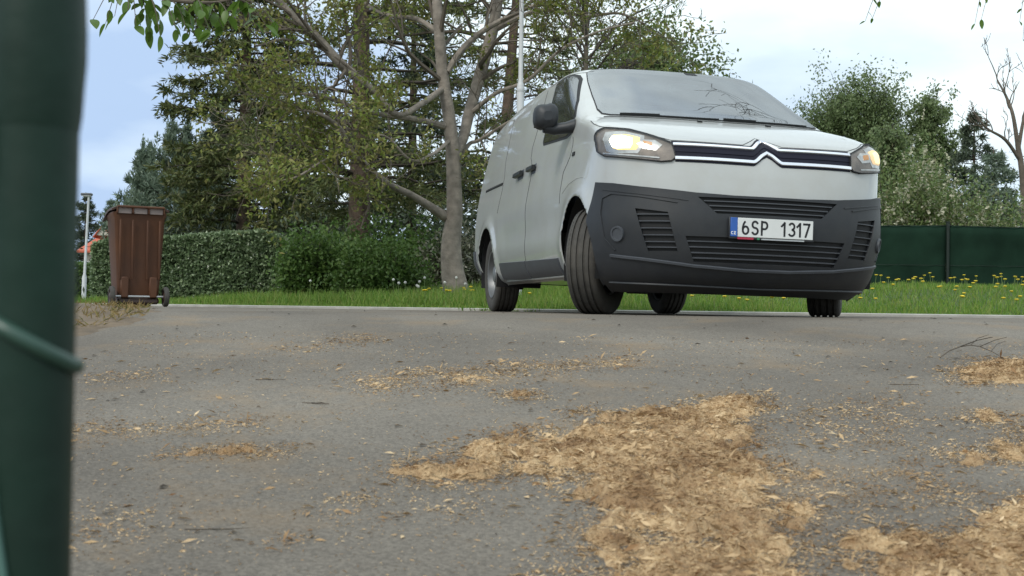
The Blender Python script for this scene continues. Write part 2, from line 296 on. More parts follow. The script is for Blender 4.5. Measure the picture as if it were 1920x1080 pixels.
# ------------------------------------------------------------------ ground, road, driveway
def road_edge(x): return np.interp(x, [-40, -8, -3, -.3, 1.5, 4, 12, 40], [26, 17.5, 13.6, 12.25, 12.15, 11.8, 11.2, 10.5])
def gz(x, y):
    x = np.asarray(x, float); y = np.asarray(y, float)
    t = 6.9-y
    z = np.where(t <= 0, 0, np.where(t < 1.4, -.1*t*t/2.8, -.1*(t-.7)))
    z = np.maximum(z, -.62-.0*y)
    H = np.interp(x, [-5, -3.5, -.75, 2, 5, 9], [.02, .04, .20, .30, .37, .40])
    s = np.clip((y-road_edge(x)-.1)/4.2, 0, 1); s = s*s*(3-2*s)
    return z+H*s
def sheet(name, xs, ys, dz, material, mask=None):
    X, Y = np.meshgrid(xs, ys, indexing='ij'); Z = gz(X, Y)+dz
    if mask: X, Y, Z = mask(X, Y, Z)
    b = MB(); b.grid(np.stack([X, Y, Z], -1)); o = b.build(name, material, fix=False)
    for p in o.data.polygons:
        if p.normal.z < 0: o.data.flip_normals(); break
        break
    return tag(o, kind='structure')
gx = np.concatenate([[-900, -300, -120, -60], np.arange(-40, 41, 1.0), [60, 120, 300, 900]])
gy = np.concatenate([[-300, -60, -20, -6], np.arange(-3, 24, .35), [26, 30, 40, 60, 120, 300, 1200]])
sheet('ground', gx, gy, -.012, M['earth'])
def road_mask(X, Y, Z):
    t = (Y-6.2)/(1.0); Y2 = 6.2+t*(road_edge(X)-6.2); return X, Y2, gz(X, Y2)
sheet('road', np.arange(-40, 40.5, .5), np.linspace(6.2, 7.2, 26), 0, M['asphalt'], road_mask)
sheet('driveway', np.arange(-5, 7.01, .5), np.arange(-3, 6.21, .2), 0, M['asphalt'])
kb = MB(); kx = np.arange(-40, 40.1, .4); e0 = road_edge(kx)
rows = [(e0-.005, -.02), (e0-.005, .022), (e0+.02, .03), (e0+.16, .03), (e0+.17, -.02)]
kb.grid(np.stack([np.stack([kx, yy, np.full_like(kx, 0.)+zz], -1) for yy, zz in rows], 1)); tag(kb.build('kerb', M['concrete'], fix=True), kind='structure')

# bare soil with dry grass at the left edge of the driveway
soil_poly = np.array([(-3.6, 5.6), (-3.3, 7.4), (-2.5, 7.5), (-2.1, 6.9), (-1.85, 6.1), (-1.8, 5.4), (-1.95, 4.9), (-2.5, 4.6)])
def inpoly(x, y, poly):
    x = np.asarray(x); y = np.asarray(y); r = np.zeros(x.shape, bool); n = len(poly)
    for i in range(n):
        x0, y0 = poly[i]; x1, y1 = poly[(i+1) % n]
        c = ((y0 > y) != (y1 > y)) & (x < (x1-x0)*(y-y0)/(y1-y0+1e-12)+x0); r ^= c
    return r
def polydist(x, y, poly):
    d = np.full(np.shape(x), 1e9); n = len(poly)
    for i in range(n):
        a = np.array(poly[i], float); b = np.array(poly[(i+1) % n], float); ab = b-a
        t = np.clip(((x-a[0])*ab[0]+(y-a[1])*ab[1])/(ab@ab+1e-12), 0, 1)
        d = np.minimum(d, np.hypot(x-a[0]-t*ab[0], y-a[1]-t*ab[1]))
    return np.where(inpoly(x, y, poly), d, -d)
def masked_bed(name, x0, x1, y0, y1, c, fn, material, kind):
    """fine height sheet kept only where fn(x, y) > 0"""
    X, Y = np.meshgrid(np.arange(x0, x1, c), np.arange(y0, y1, c), indexing='ij'); Hh = fn(X, Y); keep = Hh > 0
    idx = np.arange(X.size).reshape(X.shape)
    V = np.stack([X, Y, gz(X, Y)+np.clip(Hh, -.006, None)], -1).reshape(-1, 3)
    k4 = keep[:-1, :-1] | keep[1:, :-1] | keep[1:, 1:] | keep[:-1, 1:]
    Q = np.stack([idx[:-1, :-1], idx[1:, :-1], idx[1:, 1:], idx[:-1, 1:]], -1)[k4]
    u_, inv = np.unique(Q, return_inverse=True); return V[u_], inv.reshape(-1, 4)
V, Q = masked_bed('soil', -3.7, -1.7, 4.4, 7.7, .04, lambda x, y: np.minimum(.03, .07*polydist(x, y, soil_poly))+.03*(fbm(x*3, y*3, 5)-.52), None, None)
b = MB(); b.add(V, [tuple(q) for q in Q.tolist()]); tag(b.build('soil', M['soil'], fix=False), kind='structure')
n = 5200; x = RNG.uniform(-3.6, -1.75, n); y = RNG.uniform(4.6, 7.3, n); dd = polydist(x, y, soil_poly)+.3*(fbm(x*2.2, y*2.2, 9)-.62); k = dd > .0; x, y = x[k], y[k]
a = RNG.normal(size=(len(x), 3)); a[:, 2] = np.abs(a[:, 2])*.5+.12
quads = leaves(np.stack([x, y, gz(x, y)+.008], -1), a, .055, .006)
tag(quads_obj('dry_grass', quads, M['straw']), 'dry straw coloured grass on the bare soil left of the driveway', 'dry grass', kind='stuff')

# ------------------------------------------------------------------ sawdust on the driveway
PATCH = [  # outline on the ground (metres), amount
    (1.0, [(-.26, 2.71), (-.2, 2.87), (-.08, 3.1), (.06, 3.25), (.15, 3.15), (.29, 3.46), (.47, 3.51), (.63, 3.7), (.8, 3.83), (.79, 3.62), (.66, 3.29), (.63, 2.95), (.66, 2.78), (.76, 2.76), (.64, 2.58), (.63, 2.41), (.54, 2.26), (.5, 1.85), (.0, 1.8), (.12, 2.08), (.15, 2.28), (.21, 2.39), (.14, 2.51), (.03, 2.62), (-.11, 2.59), (-.21, 2.61)]),
    (1.0, [(.52, 1.85), (.66, 2.26), (.78, 2.31), (.87, 2.27), (1.0, 2.43), (1.12, 2.56), (1.4, 2.6), (1.2, 1.9)]),
    (.9, [(1.11, 2.98), (1.28, 3.15), (1.6, 3.25), (1.4, 2.88), (1.08, 2.83)]),
    (.9, [(1.63, 4.33), (1.86, 4.69), (2.4, 4.85), (2.1, 4.17), (1.59, 4.06)]),
    (.42, [(-.56, 3.86), (-.46, 4.21), (-.21, 4.3), (-.02, 4.45), (.47, 4.67), (.47, 4.42), (.08, 4.08), (-.14, 3.84), (-.43, 3.72)]),
    (.42, [(-1.33, 3.16), (-.96, 3.24), (-.70, 3.33), (-.64, 3.2), (-.92, 3.06), (-1.27, 3.02)]),
    (.8, [(-.84, 2.83), (-.79, 2.94), (-.69, 2.96), (-.56, 2.97), (-.55, 2.87), (-.68, 2.81)]),
    (.8, [(-.36, 2.45), (-.31, 2.52), (-.27, 2.49), (-.28, 2.42)]), (.8, [(-.45, 2.14), (-.42, 2.2), (-.38, 2.2), (-.39, 2.13)]),
    (.8, [(-.05, 3.73), (.07, 3.82), (.1, 3.66), (.0, 3.58)]), (.7, [(.75, 2.66), (.99, 2.86), (1.0, 2.75), (.78, 2.56)]),
    (.7, [(1.27, 3.42), (1.4, 3.56), (1.53, 3.53), (1.41, 3.34)]), (.4, [(-.9, 4.79), (-.65, 5.2), (-.58, 5.02), (-.77, 4.7)]),
    (.3, [(-.95, 2.36), (-.68, 2.39), (-.62, 2.17), (-.86, 2.1)]), (.45, [(-1.43, 4.01), (-1.26, 4.13), (-1.18, 3.95), (-1.34, 3.89)]),
    (.7, [(.14, 3.45), (.26, 3.57), (.29, 3.46), (.17, 3.35)]), (.32, [(-.4, 2.36), (-.06, 2.52), (.02, 2.38), (-.26, 2.27)]),
    (.45, [(.62, 2.6), (1.0, 2.8), (1.1, 2.45), (.75, 2.3)]), (.4, [(1.0, 2.9), (1.45, 3.5), (1.6, 3.4), (1.2, 2.75)]), (.3, [(.7, 2.9), (.75, 3.5), (1.3, 3.9), (1.1, 3.0)])]
def saw_amount(x, y):
    s = np.zeros(np.shape(x))
    for am, pl in PATCH:
        pl = np.array(pl); lo, hi = pl.min(0)-.3, pl.max(0)+.3
        k = (x > lo[0]) & (x < hi[0]) & (y > lo[1]) & (y < hi[1])
        if not k.any(): continue
        sz = min(.12, .35*min(hi-lo-.6)+.02)
        d = polydist(x[k], y[k], pl)/sz; s[k] = np.maximum(s[k], am*np.clip(.55+.6*d, 0, 1.15))
    return s
def saw_h(x, y):
    """small stringy clumps: thin cover between them, bare asphalt towards the edges"""
    a = saw_amount(x, y)
    n1 = fbm(x*7, y*5, 21, 3); n2 = fbm(x*21+3*n1, y*16, 33, 3); n3 = fbm(x*75, y*60, 41, 2); rid = 1-np.abs(2*fbm(x*30, y*22, 57, 2)-1)
    h = a-.80+(n1-.5)*1.5*np.clip(a*1.3-.25, 0, 1)+(n2-.5)*2.0*np.clip(a*1.3-.25, 0, 1)+(rid-.62)*.5*np.clip(a, 0, 1)
    t = np.clip(h*2.2, 0, 1)
    return np.where(h > 0, .001+.010*np.clip(h, 0, 1.0)**.7+t*(.036*np.clip(n2-.45, 0, 1)+.022*(rid-.75)+.012*(n3-.45)), -.004)
V, Q = masked_bed('sawdust', -1.5, 2.4, 1.85, 5.0, .0085, saw_h, None, None)
me = bpy.data.meshes.new('sawdust'); me.from_pydata(V.tolist(), [], Q.tolist()); me.materials.append(M['sawbed']); me.update()
me.polygons.foreach_set('use_smooth', [True]*len(me.polygons))
bed = tag(link('sawdust', me), 'heaps of orange brown sawdust strewn over the grey driveway', 'sawdust', kind='stuff')
n = 850000; x = RNG.uniform(-1.6, 2.5, n); y = 1.8+(5.3-1.8)*RNG.uniform(0, 1, n)**1.25
am = saw_amount(x, y); am = am+(1.0*(fbm(x*7, y*5, 21, 3)-.5)+.8*(fbm(x*26, y*17, 33, 3)-.5))*np.clip(am*1.4, .15, 1)
k = RNG.uniform(0, 1, n) < np.clip((am+.10)*.85, .012, 1)**1.7; x, y = x[k], y[k]
a = RNG.normal(size=(len(x), 3)); a[:, 2] *= .35; a[:, 0] *= 1.5
hh = saw_h(x, y); c = np.stack([x, y, gz(x, y)+np.clip(hh, 0, .05)+.002], -1)
sz = RNG.uniform(.0014, .0052, len(x))*(1+2.0*(RNG.uniform(0, 1, len(x)) > .965))*(1+.12*(y-2))
fl = leaves(c, a, sz*2.2, sz*.6, up=.6); print('flakes', len(fl))
fo = quads_obj('flakes', fl, M['saw'], bed); tag(fo, kind='stuff')

# dark crumbs and bits of bark all over the asphalt
n = 560; x = RNG.uniform(-2.6, 3.4, n); y = 1.9+5.2*RNG.uniform(0, 1, n)**.9
sz = .0018+.0055*RNG.uniform(0, 1, n)**4*(1+y/5)
c = np.stack([x, y, gz(x, y)+sz*.4], -1); T = []
for dx, dy, dz in ((1, 0, 0), (-.6, .8, .0), (-.6, -.8, .0), (0, 0, .5)): T.append(c+np.stack([dx*sz*RNG.uniform(.6, 1.8, n), dy*sz*RNG.uniform(.6, 1.4, n), dz*sz*RNG.uniform(.5, 1.2, n)-.0*sz], -1))
T = np.stack(T, 1); tri = np.concatenate([T[:, [0, 1, 3]], T[:, [1, 2, 3]], T[:, [2, 0, 3]]])
tag(quads_obj('crumbs', tri, M['pebble'], k=3), 'dark crumbs of bark and grit scattered over the asphalt', 'grit', kind='stuff')
# fallen twigs one can tell apart
def twig(px, d, ln, ang, label, forks=1, r=.003, lift=0.):
    x0 = (px-960)/F*d; t = empty('fallen_twig', (x0, d, float(gz(x0, d))), ang); rg = random.Random(px); b = MB()
    pts = [(-ln/2+ln*i/6, rg.uniform(-.02, .02)*ln*2, r*.6+(lift*math.sin(math.pi*i/6))) for i in range(7)]; b.tube(pts, np.linspace(r, r*.45, 7), 5)
    b.build('stem', M['twig'], t)
    for j in range(forks):
        p = np.array(pts[2+j % 4]); s_ = 1 if j % 2 else -1; b = MB(); L_ = ln*rg.uniform(.25, .45)
        b.tube([p, p+[L_*.5, s_*L_*.3, lift*.5+.002], p+[L_, s_*L_*.45, lift*.8]], [r*.6, r*.45, r*.3], 4); b.build('side_shoot', M['twig_d'], t)
    tag(t, label, 'twig', 'twigs on the driveway')
twig(1820, 4.75, .30, .3, 'forked dark twig standing up beside the sawdust patch at the right edge', 5, .003, .05)
twig(1697, 4.05, .10, .02, 'short straight dark twig on bare asphalt below the number plate, right of it', 0, .002)
twig(595, 3.55, .09, -.25, 'small crooked olive twig on the asphalt left of the middle', 2, .0025)
twig(430, 2.24, .15, .12, 'long thin twig lying in the bottom left of the driveway', 1, .0013)
twig(510, 3.98, .10, .1, 'thin pale twig on the asphalt in front of the hedge', 1, .0018)

# ---- van body surface, van frame: X forward, Y left, Z up, origin on road under front axle
def pchip(x, xp, yp):
    x = np.asarray(x, float); xp = np.asarray(xp, float); yp = np.asarray(yp, float)
    h = np.diff(xp); d = np.diff(yp)/h
    m = np.zeros_like(yp); m[0] = d[0]; m[-1] = d[-1]
    for i in range(1, len(xp)-1):
        if d[i-1]*d[i] > 0:
            w1, w2 = 2*h[i]+h[i-1], h[i]+2*h[i-1]
            m[i] = (w1+w2)/(w1/d[i-1]+w2/d[i])
    x = np.clip(x, xp[0], xp[-1])
    k = np.clip(np.searchsorted(xp, x, side='right')-1, 0, len(xp)-2)
    t = (x-xp[k])/h[k]
    return ((2*t**3-3*t**2+1)*yp[k] + (t**3-2*t**2+t)*h[k]*m[k]
            + (-2*t**3+3*t**2)*yp[k+1] + (t**3-t**2)*h[k]*m[k+1])
ZK = [.13, .2, .3, .42, .55, .7, .8, .9, .98, 1.04, 1.10, 1.15, 1.20, 1.25, 1.285, 1.35, 1.5, 1.65, 1.75, 1.80]
XF = [.66, .79, .85, .875, .885, .875, .86, .835, .80, .735, .61, .48, .33, .16, .045, -.07, -.335, -.605, -.79, -.90]
WK = [.80, .875, .915, .94, .955, .958, .957, .95, .942, .935, .928, .92, .912, .902, .895, .88, .845, .807, .775, .735]
AK = [.60, .68, .72, .74, .74, .74, .73, .70, .66, .60, .54, .50, .48, .47, .47, .48, .50, .50, .50, .50]
NK = [2.5, 2.6, 2.6, 2.6, 2.6, 2.6, 2.7, 2.9, 3.2, 3.8, 4.6, 5.0, 4.8, 4.2, 3.6, 3.2, 3.0, 3.0, 3.0, 3.0]
RK = [-4.00, -4.06, -4.08, -4.08, -4.08, -4.07, -4.07, -4.065, -4.06, -4.055, -4.05, -4.04, -4.03, -4.02, -4.01, -4.0, -3.96, -3.91, -3.86, -3.82]
ZTOP = 1.80
def zbot(x):
    t = np.clip((x-.05)/.35, 0, 1); t = t*t*(3-2*t)
    b = .225*(1-t)+.14*t
    t2 = np.clip((-3.2-x)/.5, 0, 1)
    return b*(1-t2)+.30*t2
def params(z):
    return [pchip(z, ZK, k) for k in (XF, WK, AK, NK, RK)]
def P(u, z):
    u = np.asarray(u, float); z = np.asarray(z, float); u, z = np.broadcast_arrays(u, z)
    xf, W, a, n, xr = params(z)
    s = np.where(u < 0, -1., 1.); au = np.abs(u)
    xs = xf-a; b = .17; nb = 3.2; xq = xr+b
    ph = np.clip(au, 0, 1)*np.pi/2
    c, sn = np.abs(np.cos(ph)), np.abs(np.sin(ph)); r = (c**n+sn**n)**(-1/n)
    x1, y1 = xs+a*c*r, W*sn*r
    t = np.clip(au-1, 0, 1); x2 = xs+(xq-xs)*t; y2 = W
    ph = np.clip(au-2, 0, 1)*np.pi/2
    c, sn = np.abs(np.cos(ph)), np.abs(np.sin(ph)); r = (c**nb+sn**nb)**(-1/nb)
    x3, y3 = xq-b*sn*r, W*c*r
    x = np.where(au <= 1, x1, np.where(au <= 2, x2, x3)); y = np.where(au <= 1, y1, np.where(au <= 2, y2, y3))
    # wheel-arch flares, cargo box a little fuller than the cab above the belt
    sd = np.clip((y-.6)/.25, 0, 1)
    for wx in (0., -3.275):
        d = np.hypot(x-wx, z-.343); y = y+.016*np.exp(-((d-.42)/.07)**2)*sd
    cargo = np.clip((-1.2-x)/.9, 0, 1); cargo = cargo*cargo*(3-2*cargo)
    y = y*(1+.035*cargo*np.clip((z-1.15)/.5, 0, 1))
    # shallow scallop along the side
    y = y-.010*sd*np.exp(-((z-.62)/.11)**2)*np.clip((.0-x)/.5, 0, 1)*np.clip((x+2.75)/.3, 0, 1)
    zz = np.where(z < .45, .45-(.45-z)*(.45-zbot(x))/(.45-.13), z)
    drop = np.clip((-2.6-x)/1.45, 0, 1)**2*.10
    zz = zz-drop*np.clip((z-1.0)/.8, 0, 1)
    return np.stack([x, y*s, zz], -1)
def cap(u, rho):   # roof: rho 1 at the rim, 0 on the spine
    rim = P(u, np.full(np.shape(u), ZTOP))
    sx = np.clip(rim[..., 0], -3.3, -1.55)
    out = np.empty_like(rim)
    out[..., 0] = sx+(rim[..., 0]-sx)*rho
    out[..., 1] = rim[..., 1]*rho
    drop = np.clip((-2.6-out[..., 0])/1.45, 0, 1)**2*.10
    out[..., 2] = ZTOP-drop+.052*(1-rho**2.2)**.75
    return out
def normal(u, z, e=1e-3):
    du = P(u+e, z)-P(u-e, z); dz = P(u, z+e)-P(u, z-e)
    n = np.cross(du, dz); n /= np.linalg.norm(n, axis=-1, keepdims=True)+1e-12
    return n
def uF(y, z):      # front surface: parameter of lateral position y at slice z
    xf, W, a, n, xr = params(z)
    t = np.clip(np.abs(y)/W, 0, 1); xh = np.maximum(1-t**n, 0)**(1/n)
    return np.sign(y)*np.arctan2(t, xh)/(np.pi/2)
def uX(x, z, s):   # side surface: parameter of station x
    xf, W, a, n, xr = params(z); xs = xf-a; xq = xr+.17
    t = (x-xs)/a
    uf = np.arctan2(np.maximum(1-np.clip(t, 0, 1)**n, 0)**(1/n), np.clip(t, 0, 1))/(np.pi/2)
    return s*np.where(x > xs, uf, 1+(xs-x)/(xs-xq))

VAN_LOC = (1.33955, 7.80551, 0.0); VAN_ROT = -1.371604; BODY_ROLL = .02
van = empty('delivery_van', VAN_LOC, VAN_ROT)
tag(van, 'dusty white panel van with black bumper and lit headlights on the road', 'van')
def lean(V):       # the body leans a little on its springs in the turn; the wheels stay on the road
    c, s = math.cos(BODY_ROLL), math.sin(BODY_ROLL); V = np.asarray(V, float); Y, Z = V[:, 1].copy(), V[:, 2]-.3
    return np.stack([V[:, 0], Y*c+Z*s, .3+Z*c-Y*s], -1)
ARCH = .405; WHEELS = [(0., .343), (-3.275, .343)]
def arch_cut(V, Fc):
    V = V.copy(); ins = np.zeros(len(V), bool)
    for wx, wz in WHEELS:
        d = np.hypot(V[:, 0]-wx, V[:, 2]-wz); k = (d < ARCH) & (np.abs(V[:, 1]) > .5); ins |= k
    Fc = [f for f in Fc if not all(ins[list(f)])]
    for wx, wz in WHEELS:
        dx, dz = V[:, 0]-wx, V[:, 2]-wz; d = np.hypot(dx, dz); k = (d < ARCH) & (np.abs(V[:, 1]) > .5)
        V[k, 0] = wx+dx[k]/d[k]*ARCH; V[k, 2] = wz+dz[k]/d[k]*ARCH
    return V, Fc
# body shell
us = np.concatenate([-np.linspace(3, 2, 15)[:-1], -np.linspace(2, 1, 91)[:-1], -np.linspace(1, 0, 49)]); us = np.concatenate([us, -us[::-1][1:]])
zs = np.concatenate([np.linspace(.13, 1.0, 46), np.linspace(1.0, 1.3, 22)[1:], np.linspace(1.3, 1.8, 24)[1:]])
U, Z = np.meshgrid(us, zs, indexing='ij'); G = P(U, Z)
rings = [cap(us, np.full(us.shape, r)) for r in (.993, .98, .96, .93, .88, .8, .7, .58, .45, .3, .15, .0)]
G = np.concatenate([G, np.stack(rings, 1)], 1); n_, m_ = G.shape[:2]
V = G.reshape(-1, 3); Fc = [(i*m_+j, (i+1)*m_+j, (i+1)*m_+j+1, i*m_+j+1) for i in range(n_-1) for j in range(m_-1)]
WSB = [(0, 1.293), (-.20, 1.293), (-.40, 1.295), (-.50, 1.300), (-.545, 1.315), (-.572, 1.36), (-.578, 1.50), (-.575, 1.65), (-.562, 1.76), (-.53, 1.788), (-.40, 1.797), (0, 1.798)]
WSO = WSB+[(-a, c) for a, c in WSB][::-1][1:-1]
hole = np.array([(a*.975, 1.55+(c-1.55)*.975) for a, c in WSO])     # the windscreen is an opening in the shell
def corner_in(f): i, j = np.array(f)//m_, np.array(f) % m_; return (j < len(zs)).all() and inpoly(us[i], zs[np.minimum(j, len(zs)-1)], hole).all()
Fc = [f for f in Fc if not (abs(us[f[0]//m_]) < .62 and f[0] % m_ < len(zs)-1 and zs[f[0] % m_] > 1.27 and corner_in(f))]
V, Fc = arch_cut(V, Fc); b = MB(); b.add(V, Fc); body = b.build('body', M['paint'], van, fn=lean, fix=False)
bm = bmesh.new(); bm.from_mesh(body.data); bmesh.ops.remove_doubles(bm, verts=bm.verts, dist=.0006); bmesh.ops.delete(bm, geom=[v for v in bm.verts if not v.link_faces], context='VERTS')
bmesh.ops.recalc_face_normals(bm, faces=bm.faces); bm.to_mesh(body.data); bm.free(); shade(body.data, 50)

def shell(uv, faces, off, th, cut=False):
    uv = np.asarray(uv, float); p = P(uv[:, 0], uv[:, 1]); nn = normal(uv[:, 0], uv[:, 1])
    off_ = np.broadcast_to(np.asarray(off, float), (len(uv),))
    A, B = p+nn*off_[:, None], p+nn*(off_-th)[:, None]
    if cut:
        A, faces2 = arch_cut(A, faces); B, _ = arch_cut(B, faces); faces = faces2
    cnt = {}
    for f in faces:
        for i in range(len(f)):
            a, c = f[i], f[(i+1) % len(f)]; cnt.setdefault((min(a, c), max(a, c)), []).append((a, c))
    k = len(A); Fo = list(faces)
    for e, l in cnt.items():
        if len(l) == 1: a, c = l[0]; Fo.append((c, a, a+k, c+k))
    mb = MB(); mb.add(np.concatenate([A, B]), Fo); return mb
def patch(name, poly, off, th, material, parent, gu=.03, gzs=.03, holes=(), cut=False):
    poly = [tuple(p) for p in poly]; ar = sum(poly[i-1][0]*poly[i][1]-poly[i][0]*poly[i-1][1] for i in range(len(poly)))
    if ar < 0: poly = poly[::-1]
    bm = bmesh.new(); bm.faces.new([bm.verts.new((p[0], p[1], 0)) for p in poly])
    def bis(co, no): bmesh.ops.bisect_plane(bm, geom=bm.verts[:]+bm.edges[:]+bm.faces[:], plane_co=co, plane_no=no, dist=1e-5)
    for h in holes:
        for i in range(len(h)):
            a, c = h[i-1], h[i]; bis((a[0], a[1], 0), (c[1]-a[1], a[0]-c[0], 0))
    A = np.array(poly); lo, hi = A.min(0), A.max(0)
    for g in np.arange(math.ceil(lo[0]/gu)*gu, hi[0], gu): bis((g, 0, 0), (1, 0, 0))
    for g in np.arange(math.ceil(lo[1]/gzs)*gzs, hi[1], gzs): bis((0, g, 0), (0, 1, 0))
    for h in holes:
        hp = np.array(h); kill = [f for f in bm.faces if inpoly(np.array([f.calc_center_median().x]), np.array([f.calc_center_median().y]), hp)[0]]
        bmesh.ops.delete(bm, geom=kill, context='FACES')
    bm.verts.index_update(); uv = [(v.co.x, v.co.y) for v in bm.verts]; fs = [tuple(v.index for v in f.verts) for f in bm.faces]; bm.free()
    return shell(uv, fs, off, th, cut).build(name, material, parent, fn=lean)
def band(name, ua, lo, hi, off, th, material, parent, k=5):
    ua = np.asarray(ua); t = np.linspace(0, 1, k); Uu = np.repeat(ua[:, None], k, 1); Zz = lo[:, None]*(1-t)+hi[:, None]*t
    uv = np.stack([Uu, Zz], -1).reshape(-1, 2); fs = [(i*k+j, (i+1)*k+j, (i+1)*k+j+1, i*k+j+1) for i in range(len(ua)-1) for j in range(k-1)]
    return shell(uv, fs, off, th).build(name, material, parent, fn=lean)
def dens(path, step=.02):
    path = np.asarray(path, float); out = [path[0]]
    for a, c in zip(path[:-1], path[1:]):
        q = max(1, int(np.linalg.norm(c-a)/step)); out += [a+(c-a)*i/q for i in range(1, q+1)]
    return np.array(out)
def strip(name, path, hw, o0, o1, material, parent, step=.02, mb=None):
    """bar of rectangular section lying on the body along a path in (u, z)"""
    uv = dens(path, step); p = P(uv[:, 0], uv[:, 1]); nn = normal(uv[:, 0], uv[:, 1])
    tg = unit(np.gradient(p, axis=0)); sdv = unit(np.cross(nn, tg)); hw_ = np.broadcast_to(np.asarray(hw, float), (len(uv),))[:, None]
    r_ = .25*(o1-o0)
    R_ = [p+sdv*hw_+nn*o0, p+sdv*hw_+nn*(o1-r_), p+sdv*hw_*.75+nn*o1, p-sdv*hw_*.75+nn*o1, p-sdv*hw_+nn*(o1-r_), p-sdv*hw_+nn*o0]
    Vv = np.stack(R_, 1); k = 6; n0 = len(uv); q = mb or MB()
    q.add(Vv.reshape(-1, 3), [(i*k+j, (i+1)*k+j, (i+1)*k+(j+1) % k, i*k+(j+1) % k) for i in range(n0-1) for j in range(k)]+[tuple(range(k)), tuple((n0-1)*k+j for j in reversed(range(k)))])
    if mb is None: return q.build(name, material, parent, fn=lean)
def mir(poly): return [(-a, c) for a, c in poly]
def sx(x, z, s=-1): return (float(uX(x, z, s)), z)
def xz(pts, s=-1): return [sx(x, z, s) for x, z in pts]

# bumper with its intakes
half = [(0, .705), (-.15, .705), (-.291, .715), (-.40, .733), (-.507, .752), (-.63, .778), (-.755, .795), (-.80, .656), (-.825, .574), (-.86, .50), (-.90, .40), (-.93, .30), (-.95, .135), (-.6, .135), (-.3, .135), (0, .135)]
full = half[:-1]+mir(half)[::-1][:-1]
up_in = [(-.285, .690), (-.215, .595), (.215, .595), (.285, .690)]
lo_in = [(-.33, .462), (-.30, .31), (.30, .31), (.33, .462)]
ven = [(-.525, .62), (-.475, .368), (-.36, .37), (-.395, .597)]
bumper = patch('bumper', full, .022, .022, M['plastic'], van, .03, .03, holes=[up_in, lo_in, ven, mir(ven)], cut=True)
for nm, h in (('upper_intake', up_in), ('lower_intake', lo_in), ('side_vent', ven), ('side_vent', mir(ven))):
    c = np.mean(h, 0); patch(nm, [tuple(c+(np.array(p)-c)*1.06) for p in h], .004, .003, M['deep'], bumper)
for z, w in ((.668, .262), (.640, .243), (.613, .226)): strip('slat', [(-w, z), (w, z)], .0036, .003, .020, M['trim'], bumper)
for z in (.432, .398, .364, .333): w = .30+.03*(z-.31)/.152; strip('slat', [(-w, z), (w, z)], .0036, .003, .020, M['trim'], bumper)
for s in (1, -1):
    for z in (.585, .545, .505, .465, .425, .392):
        t = (z-.37)/.25; strip('slat', [(s*(.477+.048*t), z), (s*(.361+.034*t), z)], .0034, .003, .019, M['trim'], bumper)
    # fog lamp in a shallow round bezel
    p0 = P(np.array([s*-.61]), np.array([.474]))[0]; n0 = normal(np.array([s*-.61]), np.array([.474]))[0]
    fb = MB(); fb.lathe([(.0, .012), (.034, .012), (.036, .018), (.046, .018), (.048, .0)], 20, 'x')
    q = Vector((1, 0, 0)).rotation_difference(Vector(n0)).to_matrix(); Vv = np.concatenate(fb.v)@np.array(q).T+p0+n0*.016
    fb.v = [Vv]; fb.build('fog_lamp', M['trim'], bumper, fn=lean)
chin = [(-.66, .345), (-.494, .322), (-.3, .290), (-.1, .274), (.1, .274), (.3, .290), (.494, .322), (.66, .345)]
strip('chin_lip', chin, .009, .018, .034, M['trim'], bumper)
strip('lower_lip', [(-.7, .19), (0, .175), (.7, .19)], .008, .018, .030, M['plastic'], bumper)
for s in (1, -1): strip('pocket_edge', [(s*a, z) for a, z in ((.36, .655), (.50, .690), (.64, .715), (.70, .690), (.715, .60), (.69, .45), (.63, .375))], .005, .019, .028, M['plastic'], bumper)
strip('bumper_crease', [(-.70, .745), (-.5, .705), (-.32, .668)], .004, .019, .026, M['plastic'], bumper); strip('bumper_crease', [(.70, .745), (.5, .705), (.32, .668)], .004, .019, .026, M['plastic'], bumper)

# grille: dark band with the two chevron bars
ua = np.linspace(-.362, .362, 121)
def chev(u_, z_end, z_in, peak):
    a = np.abs(u_); base = z_in+(z_end-z_in)*np.clip((a-.07)/.28, 0, 1); t = np.clip(1-a/.058, 0, 1)
    return base+(peak-z_in)*(np.sqrt(t*t+.0)*(1-.0))*np.clip(.15+.95*t+.0, 0, 1)**.25-.015*np.exp(-(a/.016)**2)
upc, loc_ = chev(ua, 1.003, .996, 1.070), chev(ua, .922, .915, .990)
grille = band('grille', ua, loc_-.021, upc+.026, .004, .004, M['navy'], van, 8)
strip('chrome_bar', np.stack([ua, upc], -1), .0112, .003, .017, M['chrome'], grille, 1)
strip('chrome_bar', np.stack([ua, loc_], -1), .0112, .003, .017, M['chrome'], grille, 1)
strip('chrome_lip', np.stack([ua, (upc+loc_)/2], -1), .003, .003, .008, M['navy'], grille, 1)

